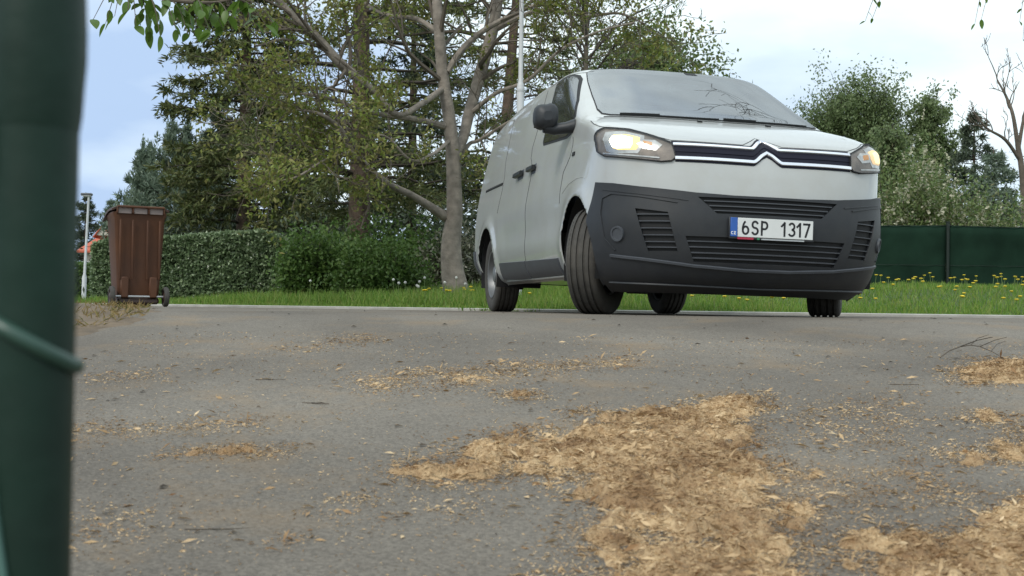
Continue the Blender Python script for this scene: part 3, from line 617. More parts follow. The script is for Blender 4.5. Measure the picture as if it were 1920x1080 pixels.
# headlights
hl = [(-.758, 1.07), (-.762, 1.02), (-.755, .986), (-.69, .950), (-.55, .925), (-.414, .900), (-.375, .905), (-.360, .925), (-.366, 1.011), (-.417, 1.053), (-.481, 1.105), (-.59, 1.133), (-.674, 1.118), (-.73, 1.095)]
cell = [(-.60, 1.088), (-.655, 1.05), (-.655, .99), (-.62, .972), (-.515, .965), (-.49, 1.0), (-.468, 1.055), (-.52, 1.085)]
for s, bulb in ((1, 'beam'), (-1, 'beam_dim')):
    q = lambda pl: pl if s == 1 else mir(pl)
    hd = patch('headlight', q(hl), .004, .004, M['housing'], van)
    c = np.mean(cell, 0); patch('reflector', q([tuple(c+(np.array(p)-c)*1.22) for p in cell]), .006, .004, M['reflector'], hd)
    c2 = c+np.array([-.0, .0]); patch('bulb', q([tuple(c2+(np.array(p)-c)*.66) for p in cell]), .0085, .004, M[bulb], hd)
    patch('glow_cell', q([tuple(c2+(np.array(p)-c)*.82+[.016, -.003]) for p in cell]), .0075, .004, M['glow' if s == 1 else 'glow_dim'], hd)
    patch('indicator', q([(-.475, 1.035), (-.485, .98), (-.43, .965), (-.40, 1.0), (-.42, 1.03)]), .007, .004, M['reflector'], hd)
    patch('amber_bulb', q([(-.465, 1.025), (-.47, .995), (-.44, .985), (-.435, 1.015)]), .010, .004, M['amber'], hd)
    strip('day_light', q([(-.70, .968), (-.55, .943), (-.42, .922)]), .005, .004, .010, M['reflector'], hd)
    patch('lens', q(hl), .015, .002, M['lens'], hd); strip('lens_rim', q(hl+[hl[0]]), .0035, .0, .016, M['deep'], hd)

# windscreen, wipers
wso = WSO
ring = [(a*.93, 1.55+(c-1.55)*.885) for a, c in wso]
seal = patch('windscreen_seal', wso, .0025, .004, M['deep'], van, .05, .03, holes=[ring])
patch('windscreen', [(a*.985, 1.55+(c-1.55)*.975) for a, c in wso], .006, .003, M['screen'], van, .04, .02)
# what one sees of the cab through the glass
b = MB(); b.box((-.36, 0, 1.10), (.52, 1.36, .30), 0, .06); b.build('dashboard', M['cabin'], van, fn=lean)
b = MB(); b.box((-1.62, 0, 1.15), (.03, 1.50, 1.05), 0, .01); b.build('bulkhead', M['cabin'], van, fn=lean)
for y in (-.52, -.06, .46):
    b = MB(); b.box((-1.22, y, 1.02), (.15, .43, .74), 0, .06); st = b.build('seat', M['fabric'], van, fn=lean); b = MB(); b.box((-1.24, y, 1.48), (.10, .25, .17), 0, .04); b.build('headrest', M['fabric'], st, fn=lean)
b = MB(); th = np.linspace(0, math.tau, 33); b.tube(np.stack([-.66-.10*np.sin(th), .46+.185*np.cos(th), 1.20+.155*np.sin(th)], -1), .016, 8, close=False); b.tube([(-.66, .29, 1.2), (-.64, .46, 1.19), (-.66, .63, 1.2)], .018, 6); b.build('steering_wheel', M['cabin'], van, fn=lean)
b = MB(); b.box((-.70, 0, 1.64), (.035, .23, .07), 0, .012); b.build('cabin_mirror', M['cabin'], van, fn=lean)
for pa in ([(-.45, 1.297), (-.30, 1.296), (-.10, 1.297), (.0, 1.300)], [(.02, 1.296), (.16, 1.296), (.33, 1.298), (.44, 1.304)]):
    w = strip('wiper', pa, .0035, .006, .014, M['blackp'], van); strip('wiper_arm', [pa[0], tuple(np.array(pa[1])+(.02, .001))], .005, .012, .022, M['blackp'], w)
strip('cowl', [(-.53, 1.286), (-.3, 1.281), (0, 1.280), (.3, 1.281), (.53, 1.286)], .010, -.002, .004, M['blackp'], van)
for y_ in (-.13, .2): strip('washer_jet', [(y_, 1.262), (y_+.02, 1.262)], .012, .0, .012, M['blackp'], van)
patch('rain_sensor', [(.05, 1.765), (.05, 1.79), (.12, 1.79), (.12, 1.765)], .008, .003, M['deep'], van)

# side windows, doors, rails, handles, mouldings (both sides alike)
win = [(-.86, 1.685), (-.95, 1.728), (-1.05, 1.752), (-1.36, 1.755), (-1.385, 1.735), (-1.345, 1.50), (-1.275, 1.275), (-1.24, 1.255), (-.50, 1.203), (-.42, 1.212), (-.36, 1.27), (-.40, 1.34), (-.56, 1.475)]
for s in (-1, 1):
    fr = patch('side_window', xz([tuple(np.array([-.92, 1.48])+(np.array(p)-[-.92, 1.48])*1.04) for p in win], s), .002, .003, M['deep'], van, .03, .03)
    patch('pane', xz([tuple(np.array([-.92, 1.48])+(np.array(p)-[-.92, 1.48])*.965) for p in win], s), .005, .002, M['sglass'], fr, .03, .03)
    def seam(pts, hw=.0035): strip('door_gap', xz(pts, s), hw, -.004, .0015, M['deep'], van)
    seam([(-1.64, 1.74), (-1.64, 1.2), (-1.60, .76), (-1.63, .40), (-1.66, .18)], .004)
    seam([(-.93, 1.765), (-1.40, 1.775), (-1.60, 1.765)], .003)
    seam([(-.30, 1.18), (-.42, .95), (-.47, .74)], .003); seam([(-2.80, 1.70), (-2.80, .85)], .003)
    strip('slide_rail', xz([(-2.72, 1.105), (-3.56, 1.125)], s), .011, -.002, .006, M['deep'], van)
    for xa, xb, z in ((-1.36, -1.58, 1.093), (-1.82, -2.10, 1.10)):
        h = strip('door_handle', xz([(xa, z), (xb, z)], s), .018, .012, .040, M['blackp'], van); patch('handle_recess', xz([(xa-.02, z-.04), (xa-.02, z+.035), (xb+.06, z+.035), (xb+.06, z-.04)], s), .003, .003, M['trim'], h)
    patch('sill_moulding', xz([(-.58, .335), (-.60, .175), (-1.615, .175), (-1.615, .36)], s), .016, .018, M['trim'], van, .03, .03)
    patch('sill_moulding', xz([(-1.645, .36), (-1.645, .175), (-2.72, .20), (-2.66, .39)], s), .016, .018, M['trim'], van, .03, .03)
    patch('rear_corner_trim', [(s*1.985, .14), (s*1.985, .56), (s*2.6, .56), (s*2.6, .14)], .014, .016, M['trim'], van, .04, .03)
    patch('fuel_flap' if s == 1 else 'turn_repeater', xz([(-.16, 1.06), (-.16, 1.035), (-.22, 1.035), (-.22, 1.06)], s), .006, .006, M['deep'], van)
    strip('fender_line', xz([(.20, .845), (.0, .865), (-.22, .85), (-.40, .80)], s), .003, -.002, .0025, M['paint'], van)
hood = [(-.64, 1.245), (-.645, 1.20), (-.615, 1.165), (-.57, 1.148), (-.481, 1.122), (-.417, 1.070), (-.362, 1.037), (-.2, 1.033), (-.085, 1.030), (-.04, 1.062), (0, 1.094)]
strip('bonnet_gap', hood+mir(hood)[::-1][1:], .003, -.004, .0012, M['deep'], van)
patch('roof_seam', [(-.53, 1.7985), (.53, 1.7985), (.53, 1.7995), (-.53, 1.7995)], .002, .003, M['deep'], van)

# door mirrors
for s in (-1, 1):
    mr = empty('door_mirror', (0, 0, 0)); mr.parent = van
    sec = []   # housing: rounded block, front bulged
    for t, k in ((-.055, .78), (-.035, .95), (0, 1.0), (.04, .93), (.065, .72), (.078, .35)):
        ring = []
        for j in range(20):
            a = j*math.tau/20; c_, s_ = math.cos(a), math.sin(a); r_ = (abs(c_)**3.2+abs(s_)**3.2)**(-1/3.2)
            ring.append((-.40+t, s*(1.088+.086*k*c_*r_), 1.315+.090*k*s_*r_+(.012 if c_ < 0 else 0)*k))
        sec.append(ring)
    b = MB(); A_ = np.array(sec); A_ = np.concatenate([A_, A_[:, :1]], 1); b.grid(A_); b.add(A_[0, :-1], [tuple(range(20))]); b.add(A_[-1, :-1], [tuple(range(20))])
    fold = (lambda A: lean(A)) if s < 0 else (lambda A: lean(np.stack([-.62-(np.abs(A[:, 1])-1.03)*.9, .93+(A[:, 0]+.40)*.5, A[:, 2]-.03], -1)))
    ho = b.build('housing', M['plastic'], mr, fn=fold)
    b = MB(); b.box((-.458, s*1.088, 1.315), (.004, .135, .135), 0, .0015); b.build('mirror_glass', M['sglass'], mr, fn=fold)
    b = MB(); b.tube([(-.40, s*1.10, 1.245), (-.40, s*1.03, 1.238), (-.37, s*.95, 1.248), (-.34, s*.885, 1.262)], [.036, .040, .040, .050], 10); b.build('arm', M['plastic'], mr, fn=fold)

# number plate and its lettering
NPX = float(P(np.array([0.]), np.array([.51]))[0, 0])
plate = MB(); plate.box((NPX+.034, 0, .515), (.008, .535, .128), 0, .003); holder = plate.build('number_plate', M['plastic'], van, fn=lean)
b = MB(); b.box((NPX+.040, .022, .519), (.006, .474, .112), 0, .002); b.build('plate_face', M['plate'], holder, fn=lean)
b = MB(); b.box((NPX+.040, -.238, .519), (.006, .044, .112), 0, .002); b.build('country_band', M['blue'], holder, fn=lean)
b = MB(); b.box((NPX+.0395, -.165, .4555), (.004, .10, .012)); b.build('red_strip', M['red'], holder, fn=lean)
b = MB(); b.box((NPX+.0395, -.085, .4555), (.004, .016, .011)); b.build('green_strip', M['green_s'], holder, fn=lean)
b = MB(); b.box((NPX+.0395, .07, .4545), (.004, .27, .008)); b.build('pale_strip', M['steel'], holder, fn=lean)
def arc(cx, cy, rx, ry, a0, a1, k=12): return [(cx+rx*math.cos(math.radians(a0+(a1-a0)*i/k)), cy+ry*math.sin(math.radians(a0+(a1-a0)*i/k))) for i in range(k+1)]
GL = {'6': [arc(.5, .30, .38, .28, 0, 360, 20), arc(.62, .36, .50, .62, 105, 185)],
      'S': [arc(.5, .73, .36, .25, 15, 180)+arc(.5, .73, .36, .23, 180, 270, 6)+arc(.5, .27, .38, .23, 90, 0, 6)+arc(.5, .27, .38, .25, 0, -165)],
      'P': [[(.14, .0), (.14, 1.0)], [(.14, .96), (.5, .96)]+arc(.52, .70, .36, .26, 90, -90)+[(.14, .44)]],
      '1': [[(.15, .72), (.55, .97), (.55, 0)]], '7': [[(.1, .95), (.88, .95), (.38, 0)]],
      '3': [arc(.47, .73, .36, .24, 160, -90)+arc(.47, .26, .40, .23, 90, -160)],
      'C': [arc(.5, .5, .4, .47, 50, 310)], 'Z': [[(.1, .95), (.9, .95), (.1, .05), (.9, .05)]]}
def glyph(ch, y0, z0, w, h, sw, x, material):
    b = MB()
    for pl in GL[ch]:
        pl = np.array([(y0+p[0]*w, z0+p[1]*h) for p in pl]); t = np.gradient(pl, axis=0); t /= np.linalg.norm(t, axis=1, keepdims=True)+1e-9; nn = np.stack([-t[:, 1], t[:, 0]], -1)*sw/2
        if len(pl) <= 4:
            for a, c in zip(pl[:-1], pl[1:]):
                d = (c-a)/np.linalg.norm(c-a); n2 = np.array([-d[1], d[0]])*sw/2; e = d*sw*.4
                b.add([(x, *(a-e-n2)), (x, *(c+e-n2)), (x, *(c+e+n2)), (x, *(a-e+n2))], [(0, 1, 2, 3)])
        else:
            A_ = np.concatenate([pl-nn, (pl+nn)]); k = len(pl); b.add(np.column_stack([np.full(len(A_), x), A_]), [(i, i+1, k+i+1, k+i) for i in range(k-1)])
    b.build('character', material, holder, fn=lean, smooth=False)
for ch, y in zip('6SP1317', (-.190, -.131, -.072, .052, .101, .150, .194)): glyph(ch, y, .480, .046, .078, .0125, NPX+.0437, M['ink'])
for ch, y in (('C', -.256), ('Z', -.240)): glyph(ch, y, .477, .013, .016, .004, NPX+.0437, M['white'])

# underside, arches, wheels
b = MB(); b.box((-1.55, 0, .36), (4.0, 1.35, .22), 0, .06); b.box((.2, 0, .27), (.9, 1.05, .16), 0, .05); b.box((-1.6, -.1, .24), (1.2, .5, .12), 0, .05)
b.tube([(-.2, .55, .24), (-3.2, .5, .26)], .04, 8); b.build('underbody', M['deep'], van, fn=lean)
b = MB(); b.box((-1.6, 0, .262), (2.2, 1.74, .05), 0, .01); b.build('sill', M['paint'], van, fn=lean)
b = MB(); b.tube([(-3.275, -.72, .33), (-3.275, .72, .33)], .05, 10); b.tube([(-.02, -.7, .30), (.25, -.3, .22), (.25, .3, .22), (-.02, .7, .30)], .045, 8); b.box((.30, .47, .19), (.12, .20, .06), .4, .02); b.build('axle', M['deep'], van)
for wx, wz in WHEELS:
    for s in (-1, 1):
        b = MB(); th = np.linspace(-.35, math.pi+.35, 30); rr = ARCH+.004
        A_ = np.stack([np.stack([wx+rr*np.cos(th), np.full(30, s*yy), wz+rr*np.sin(th)], -1) for yy in (.925, .52)], 1); b.grid(A_)
        b.add(np.concatenate([A_[:, 1], [[wx, s*.52, wz]]]), [(i, i+1, 30) for i in range(29)]); b.build('wheel_liner', M['deep'], van, fn=lean)
R0, HW = .345, .1075
tp = [(.215, -.085), (.235, -.100), (.28, -.1085), (.312, -.107), (.331, -.098), (.3395, -.088)]
for y0 in (-.060, -.022, .022, .060): tp += [(R0-.001, y0-.0085), (R0-.012, y0-.006), (R0-.012, y0+.006), (R0-.001, y0+.0085)]
tp += [(.3395, .088), (.331, .098), (.312, .107), (.28, .1085), (.235, .100), (.215, .085)]
def make_wheel(x, y, steer, s):
    w = empty('wheel', (x, y, R0-.002), steer); w.parent = van
    b = MB(); b.lathe(tp, 72, 'y')
    for k in range(64):       # shoulder blocks
        a = k*math.tau/64
        for sy in (-1, 1):
            c_, s_ = math.cos(a), math.sin(a); Vv = []
            for rad, yy in ((.3405, .083), (.3425, .083), (.333, .0975), (.329, .099)):
                for da in (-.028, .028): Vv.append((rad*math.cos(a+da)+.0*c_, sy*yy, rad*math.sin(a+da)))
            b.add(Vv, [(0, 1, 3, 2), (2, 3, 5, 4), (4, 5, 7, 6)])
    b.build('tyre', M['rubber'], w)
    b = MB(); o = s
    b.lathe([(.222, o*.09), (.216, o*.098), (.205, o*.094), (.198, o*.055), (.185, o*.030), (.150, o*.042), (.110, o*.060), (.075, o*.062), (.070, o*.075), (.030, o*.085), (.0, o*.086)], 40, 'y')
    b.lathe([(.215, -o*.09), (.20, -o*.08), (.195, o*.05)], 40, 'y'); b.cur = 1
    for k in range(10):
        a = k*math.tau/10; c_, s_ = math.cos(a), math.sin(a); q = []
        for dr, da in ((-.016, -.012), (-.016, .012), (.016, .018), (.016, -.018)):
            rr = .150+dr; q.append((rr*c_-da*s_, o*(.047-.45*dr), rr*s_+da*c_))
        b.add(q, [(0, 1, 2, 3)])
    b.cur = 0; b.build('rim', [M['rim'], M['deep']], w)
    b = MB()
    for k in range(5):
        a = k*math.tau/5; b.lathe([(.011, o*.058), (.011, o*.074), (.0, o*.076)], 6, 'y', (.052*math.cos(a), 0, .052*math.sin(a)))
    b.build('wheel_nuts', M['steel'], w)
make_wheel(0, -.80, math.radians(-34), -1); make_wheel(0, .80, math.radians(-29), 1)
make_wheel(-3.275, -.80, 0, -1); make_wheel(-3.275, .80, 0, 1)

# ------------------------------------------------------------------ wheelie bin (seen from its wheel side)
bp = at(252, 577, 12.5); BX, BY = float(bp[0]), 12.5
binr = empty('wheelie_bin', (BX, BY, float(gz(BX, BY))), math.radians(27))
tag(binr, 'brown plastic wheelie bin standing in front of the clipped hedge', 'bin')
# local: -y towards the camera (wheel side), x right
b = MB(); prof = []
for z, w, y0, y1 in ((.05, .205, -.20, .17), (.16, .212, -.235, .19), (.30, .222, -.245, .205), (.92, .255, -.265, .285), (.955, .272, -.275, .30), (.985, .272, -.275, .30)):
    ring = []; r = .035
    for cx, cy, a0 in ((w-r, y1-r, 0), (-w+r, y1-r, 90), (-w+r, y0+r, 180), (w-r, y0+r, 270)):
        for i in range(5): a = math.radians(a0+i*22.5); ring.append((cx+r*math.cos(a), cy+r*math.sin(a), z))
    prof.append(ring+[ring[0]])
b.grid(np.array(prof)); b.add(np.array(prof[0][:-1]), [tuple(range(20))]); b.build('body', M['bin'], binr)
for x in (-.20, -.075, .075, .20):
    b = MB(); b.box((x*.99, -.262, .60), (.022, .018, .62), 0, .006); o = b.build('rib', M['bin'], binr); o.data.transform(Matrix.Rotation(math.radians(2), 4, 'X'))
for x in (-.145, .145): b = MB(); b.box((x, -.255, .20), (.085, .045, .22), 0, .012); b.build('axle_bracket', M['bin'], binr)
b = MB(); b.box((0, -.20, .06), (.42, .10, .07), 0, .02); b.box((0, .14, .03), (.38, .06, .05), 0, .01); b.build('foot', M['bin_dark'], binr)
b = MB(); b.tube([(-.26, -.262, .105), (.26, -.262, .105)], .011, 10); b.build('axle', M['steel'], binr)
for s in (-1, 1):
    w = empty('wheel', (s*.272, -.262, .105)); w.parent = binr
    b = MB(); b.lathe([(.07, -.022), (.095, -.025), (.104, -.014), (.105, 0), (.104, .014), (.095, .025), (.07, .022)], 28, 'x'); b.build('tyre', M['rubber'], w)
    b = MB(); b.lathe([(.072, -.02), (.05, -.008), (.03, -.022), (.0, -.024)], 20, 'x'); b.lathe([(.072, .02), (.05, .008), (.03, .022), (.0, .024)], 20, 'x'); b.build('hub', M['bin_dark'], w)
lid = empty('lid', (0, 0, 0)); lid.parent = binr
b = MB(); G_ = []
for t in np.linspace(0, 1, 14):
    y = -.285+.66*t; zc = 1.045+.022*math.sin(math.pi*t)-.085*t**1.6
    G_.append([(x, y, zc-.030*abs(x/.29)**6) for x in np.linspace(-.29, .29, 15)])
G_ = np.array(G_); b.grid(G_); L2 = G_-np.array([0, 0, .022]); b.grid(L2)
for e in (0, -1): b.grid(np.stack([G_[e], L2[e]], 1)); b.grid(np.stack([G_[:, e], L2[:, e]], 1))
b.build('lid_shell', M['bin_lid'], lid)
b = MB(); b.tube([(-.235, -.315, 1.035), (.235, -.315, 1.035)], .014, 10); b.build('handle_bar', M['bin'], lid)
for x in (-.235, -.08, .08, .235):
    b = MB(); b.box((x, -.292, 1.005), (.014, .055, .075), 0, .004); b.build('hinge_web', M['bin'], lid)
for x in (-.158, 0, .158):
    b = MB(); b.box((x, -.290, .995), (.135, .012, .058), 0, .003); b.build('grip_panel', M['bin_grip_sky'], lid)  # grip panels paler than the bin: reflected sky put into their colour
b = MB(); b.box((0, .385, .935), (.40, .05, .02), 0, .008); b.build('front_lip', M['bin'], lid)

def bezier0(pts):
    p = np.asarray(pts, float); t = np.linspace(0, len(p)-1, 30); return np.stack([pchip(t, np.arange(len(p)), p[:, a]) for a in range(3)], -1)
# ------------------------------------------------------------------ green fence post close to the camera
PX, PY = -.2455, .60; zg = float(gz(PX, PY))
post = empty('fence_post', (PX, PY, zg)); tag(post, 'green coated metal fence post close to the camera at the left edge', 'post')
b = MB(); H = 1.35; zs_ = np.linspace(-.05, H, 24); b.tube(np.stack([np.zeros(24), np.zeros(24), zs_], -1), .0215, 40); b.build('tube', M['post'], post)
b = MB(); b.lathe([(.0, .012), (.012, .011), (.021, .004), (.0235, -.004), (.0235, -.03), (.0225, -.03)], 32, 'z', (0, 0, H)); b.build('cap', M['post'], post)
def zat(py): return float(at(70, py, PY)[2])-zg
b = MB(); th = np.linspace(0, math.tau*1.0, 48); b.tube(np.stack([.0222*np.cos(th), .0222*np.sin(th), zat(640)-.013*np.cos(th-.35)], -1), .0042, 10); b.build('tie_wire', M['wire'], post)
b = MB(); b.lathe([(.0217, -.034), (.0228, -.026), (.0236, -.012), (.0246, .002), (.0246, .016), (.0238, .036), (.0217, .060)], 36, 'z', (0, 0, zat(120))); b.build('clamp_collar', M['post'], post)
b = MB(); b.tube([(-.020, -.020, zat(1250)), (-.016, -.021, zat(1000)), (-.022, -.012, zat(850))], [.006, .006, .003], 10); b.build('cable', M['blackp'], post)
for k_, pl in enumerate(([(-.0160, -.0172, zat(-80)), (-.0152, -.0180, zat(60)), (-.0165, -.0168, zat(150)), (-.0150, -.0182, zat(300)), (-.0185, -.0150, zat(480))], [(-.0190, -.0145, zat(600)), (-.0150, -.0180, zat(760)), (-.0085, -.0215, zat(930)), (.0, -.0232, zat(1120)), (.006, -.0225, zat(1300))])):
    b = MB(); b.tube(bezier0(pl), .0026, 10); b.build('highlight_wire', M['strand'], post)  # wrapped wire strands, coloured paler to draw the post's left highlight

# ------------------------------------------------------------------ screened fence on the right
FD = 22.0
def fx(px): return float(at(px, 500, FD)[0])
fence = empty('screen_fence', (fx(1775), FD, float(gz(fx(1775), FD)))); tag(fence, 'dark green netting fence with steel posts behind the grass verge', 'fence')
f0 = fence.location.copy(); top = float(at(1775, 423, FD)[2]); bay = 2.5
xs_ = [fx(1775)+bay*i for i in range(-3, 5)]
for x in xs_:
    b = MB(); zb = float(gz(x, FD)); b.tube([(x-f0.x, -.05, zb-.1-f0.z), (x-f0.x, -.05, top+.06-f0.z)], .032, 10); b.tube([(x-f0.x, -.05, top+.06-f0.z), (x-f0.x, -.05, top+.075-f0.z)], .038, 10); b.build('post', M['net_p'], fence)
for i, (xa, xb) in enumerate(zip(xs_[:-1], xs_[1:])):
    nx, nz_ = 26, 9; X, T = np.meshgrid(np.linspace(xa+.02, xb-.02, nx), np.linspace(0, 1, nz_), indexing='ij')
    zb = gz(X, np.full_like(X, FD))+.03; sag = .02*np.sin((X-xa)/bay*math.pi)
    Zt = zb+(top-sag-zb)*T; Yt = .02*np.sin(X*7.3+i)*np.sin(T*3)+.012*np.sin(X*17+T*5)
    b = MB(); A_ = np.stack([X-f0.x, Yt, Zt-f0.z], -1); b.grid(A_); o = b.build('netting', M['net'], fence); md = o.modifiers.new('s', 'SOLIDIFY'); md.thickness = .004
    b = MB(); b.tube([(xa-f0.x, -.02, top-f0.z), ((xa+xb)/2-f0.x, -.02, top-.02-f0.z), (xb-f0.x, -.02, top-f0.z)], .006, 6); b.tube([(xa-f0.x, -.02, top-.75-f0.z), (xb-f0.x, -.02, top-.75-f0.z)], .004, 6); b.build('wire', M['net_p'], fence)

# ------------------------------------------------------------------ lamp posts
LD = 14.5; p = at(971, 560, LD); x = float(p[0]); lp = empty('street_lamp', (x, LD, float(gz(x, LD)))); tag(lp, 'tall pale grey lamp post rising behind the roof of the van', 'lamp post')
zj = float(at(971, 158, LD)[2])-lp.location.z
b = MB(); b.lathe([(.046, -.05), (.046, zj-.03), (.040, zj), (.029, zj+.03), (.028, zj+.6), (.024, 6.0)], 16, 'z'); b.build('pole', M['lamp'], lp)
b = MB(); b.lathe([(.046, zj-.10), (.050, zj-.09), (.050, zj-.05), (.046, zj-.04)], 16, 'z'); b.build('collar', M['lamp'], lp)
b = MB(); b.box((.22, 0, 6.0), (.6, .2, .09), 0, .03); b.build('lamp_head', M['lamp_d'], lp)
p = at(157, 556, 45.); x = float(p[0]); lp = empty('street_lamp', (x, 45, float(gz(x, 45)))); tag(lp, 'slim white lamp post with small flat head left of the bin', 'lamp post')
zt = float(at(163, 366, 45)[2])-lp.location.z; zj = float(at(160, 520, 45)[2])-lp.location.z
b = MB(); b.tube([(0, 0, 0), (.01, 0, zj), (.014, 0, zj+.12), (.12, 0, zt)], [.085, .085, .05, .04], 12); b.build('pole', M['lamp'], lp)
b = MB(); b.box((.04, 0, zt+.03), (.42, .22, .10), 0, .03); b.build('lamp_head', M['lamp_d'], lp)
b = MB(); b.box((.04, 0, zt-.03), (.34, .16, .03), 0, .008); b.build('diffuser', M['white'], lp)

# ------------------------------------------------------------------ house far behind the lamp post
HD = 70.; hp = at(188, 560, HD); hs = empty('house', (float(hp[0]), HD+3, float(gz(float(hp[0]), HD)))); tag(hs, 'small far house with red tiled roof left of the bin', 'house')
def hz(py): return float(at(188, py, HD)[2])-hs.location.z
def hx(px): return float(at(px, 450, HD)[0])-hs.location.x
x0, x1, ze, zr = hx(150), hx(246), hz(467), hz(437)
b = MB(); b.box(((x0+x1)/2, 0, ze/2), (x1-x0-.4, 5.0, ze)); b.build('wall', M['wall'], hs, smooth=False)
b = MB(); o_ = .12
for s in (-1, 1): b.add([(x0-.2, s*3.0, ze-.1), (x1+.2, s*3.0, ze-.1), (x1+.2, 0, zr), (x0+.1, 0, zr), (x0-.2, s*3.0, ze-.1-o_), (x1+.2, s*3.0, ze-.1-o_), (x1+.2, 0, zr-o_), (x0+.1, 0, zr-o_)], [(0, 1, 2, 3), (4, 5, 6, 7), (0, 1, 5, 4), (1, 2, 6, 5), (0, 3, 7, 4)])
rf = b.build('roof', M['roof'], hs, smooth=False)
b = MB(); b.add([(x0-.02, -2.8, ze-.2), (x0-.02, 2.8, ze-.2), (x0+.06, 0, zr-.15), (x0+.18, -2.8, ze-.2), (x0+.18, 2.8, ze-.2), (x0+.2, 0, zr-.15)], [(0, 1, 2), (3, 5, 4), (0, 3, 5, 2)]); b.build('gable', M['wood'], hs, smooth=False)
xa, xb, zt = hx(180), hx(206), hz(424); b = MB()
b.add([(xa, -3.0, hz(441)), (xb, -3.0, hz(441)), ((xa+xb)/2, -3.0, zt), (xa, 0, hz(441)), (xb, 0, hz(441)), ((xa+xb)/2, 0, zt)], [(0, 1, 2), (0, 2, 5, 3), (1, 4, 5, 2)]); b.build('dormer', M['wall'], rf, smooth=False)
b = MB()
for s in (0, 1):
    ex = (xa-.15, xb+.15)[s]; b.add([(ex, -3.12, hz(443)), ((xa+xb)/2, -3.12, zt+.10), ((xa+xb)/2, .2, zt+.10), (ex, .2, hz(443)), (ex, -3.12, hz(443)-.1), ((xa+xb)/2, -3.12, zt), ((xa+xb)/2, .2, zt), (ex, .2, hz(443)-.1)], [(0, 1, 2, 3), (4, 5, 6, 7), (0, 1, 5, 4)])
b.build('dormer_roof', M['roof'], rf, smooth=False)
for px in (163, 200, 226):
    b = MB(); b.box((hx(px), -2.52, ze*.62), (.9, .06, 1.0)); w = b.build('window', M['white'], hs, smooth=False); b = MB(); b.box((hx(px), -2.56, ze*.62), (.74, .04, .84)); b.build('pane', M['sglass'], w, smooth=False)

# ------------------------------------------------------------------ vegetation
def bezier(pts, k):
    """smooth curve through points (Catmull-Rom)"""
    p = np.asarray(pts, float); p = np.concatenate([[2*p[0]-p[1]], p, [2*p[-1]-p[-2]]]); out = []
    for i in range(1, len(p)-2):
        for t in np.linspace(0, 1, k, endpoint=False):
            a, b_, c, d = p[i-1:i+3]; out.append(.5*((2*b_)+(-a+c)*t+(2*a-5*b_+4*c-d)*t*t+(-a+3*b_-3*c+d)*t**3))
    out.append(p[-2]); return np.array(out)
def grow(mb, rng, p, d, ln, r, depth, anchors, bend=.25, upw=.12, ratio=.62, kids=(3, 5), sides=5, seg=6, spread=.9, rmin=.003):
    """recursive limb: a wavering tapered tube, its side shoots, and leaf anchors on the thin ends"""
    pts = [np.array(p, float)]; d = unit(np.array(d, float)); wob = rng.normal(size=3)*bend
    for i in range(seg):
        d = unit(d+wob*.18+rng.normal(size=3)*bend*.22+np.array([0, 0, upw*.35])); pts.append(pts[-1]+d*ln/seg)
    pts = np.array(pts); rad = np.maximum(np.linspace(r, r*.42, seg+1), rmin*.7); mb.tube(pts, rad, max(3, sides), close=False)
    if depth <= 1:
        for i in range(1, seg+1): anchors.append((pts[i], unit(pts[i]-pts[i-1])))
    if depth == 0: return
    for _ in range(rng.integers(kids[0], kids[1]+1)):
        t = rng.uniform(.3, 1.0); i = min(seg, max(1, int(round(t*seg)))); ax = unit(pts[i]-pts[i-1]); q = rng.normal(size=3); q = unit(q-ax*(q@ax))
        grow(mb, rng, pts[i], ax*.75+q*spread*rng.uniform(.5, 1.0), ln*ratio*rng.uniform(.6, 1.1), max(rmin, r*.5*(1-.35*t)), depth-1, anchors, bend, upw, ratio, kids, max(3, sides-1), seg, spread, rmin)
    return pts
def leafset(anchors, per, ln, wd, rng, jit=.08, droop=.2, up=.3):
    A = np.array([a[0] for a in anchors]); D = np.array([a[1] for a in anchors]); A = np.repeat(A, per, 0); D = np.repeat(D, per, 0); n = len(A)
    ax = D*.5+rnd_dirs(n, rng); ax[:, 2] -= droop
    return leaves(A+rng.normal(size=(n, 3))*jit, ax, ln, wd, rng, up)
def stuff(o): o['kind'] = 'stuff'; return o
def local(V, o): return V-np.array(o.location)

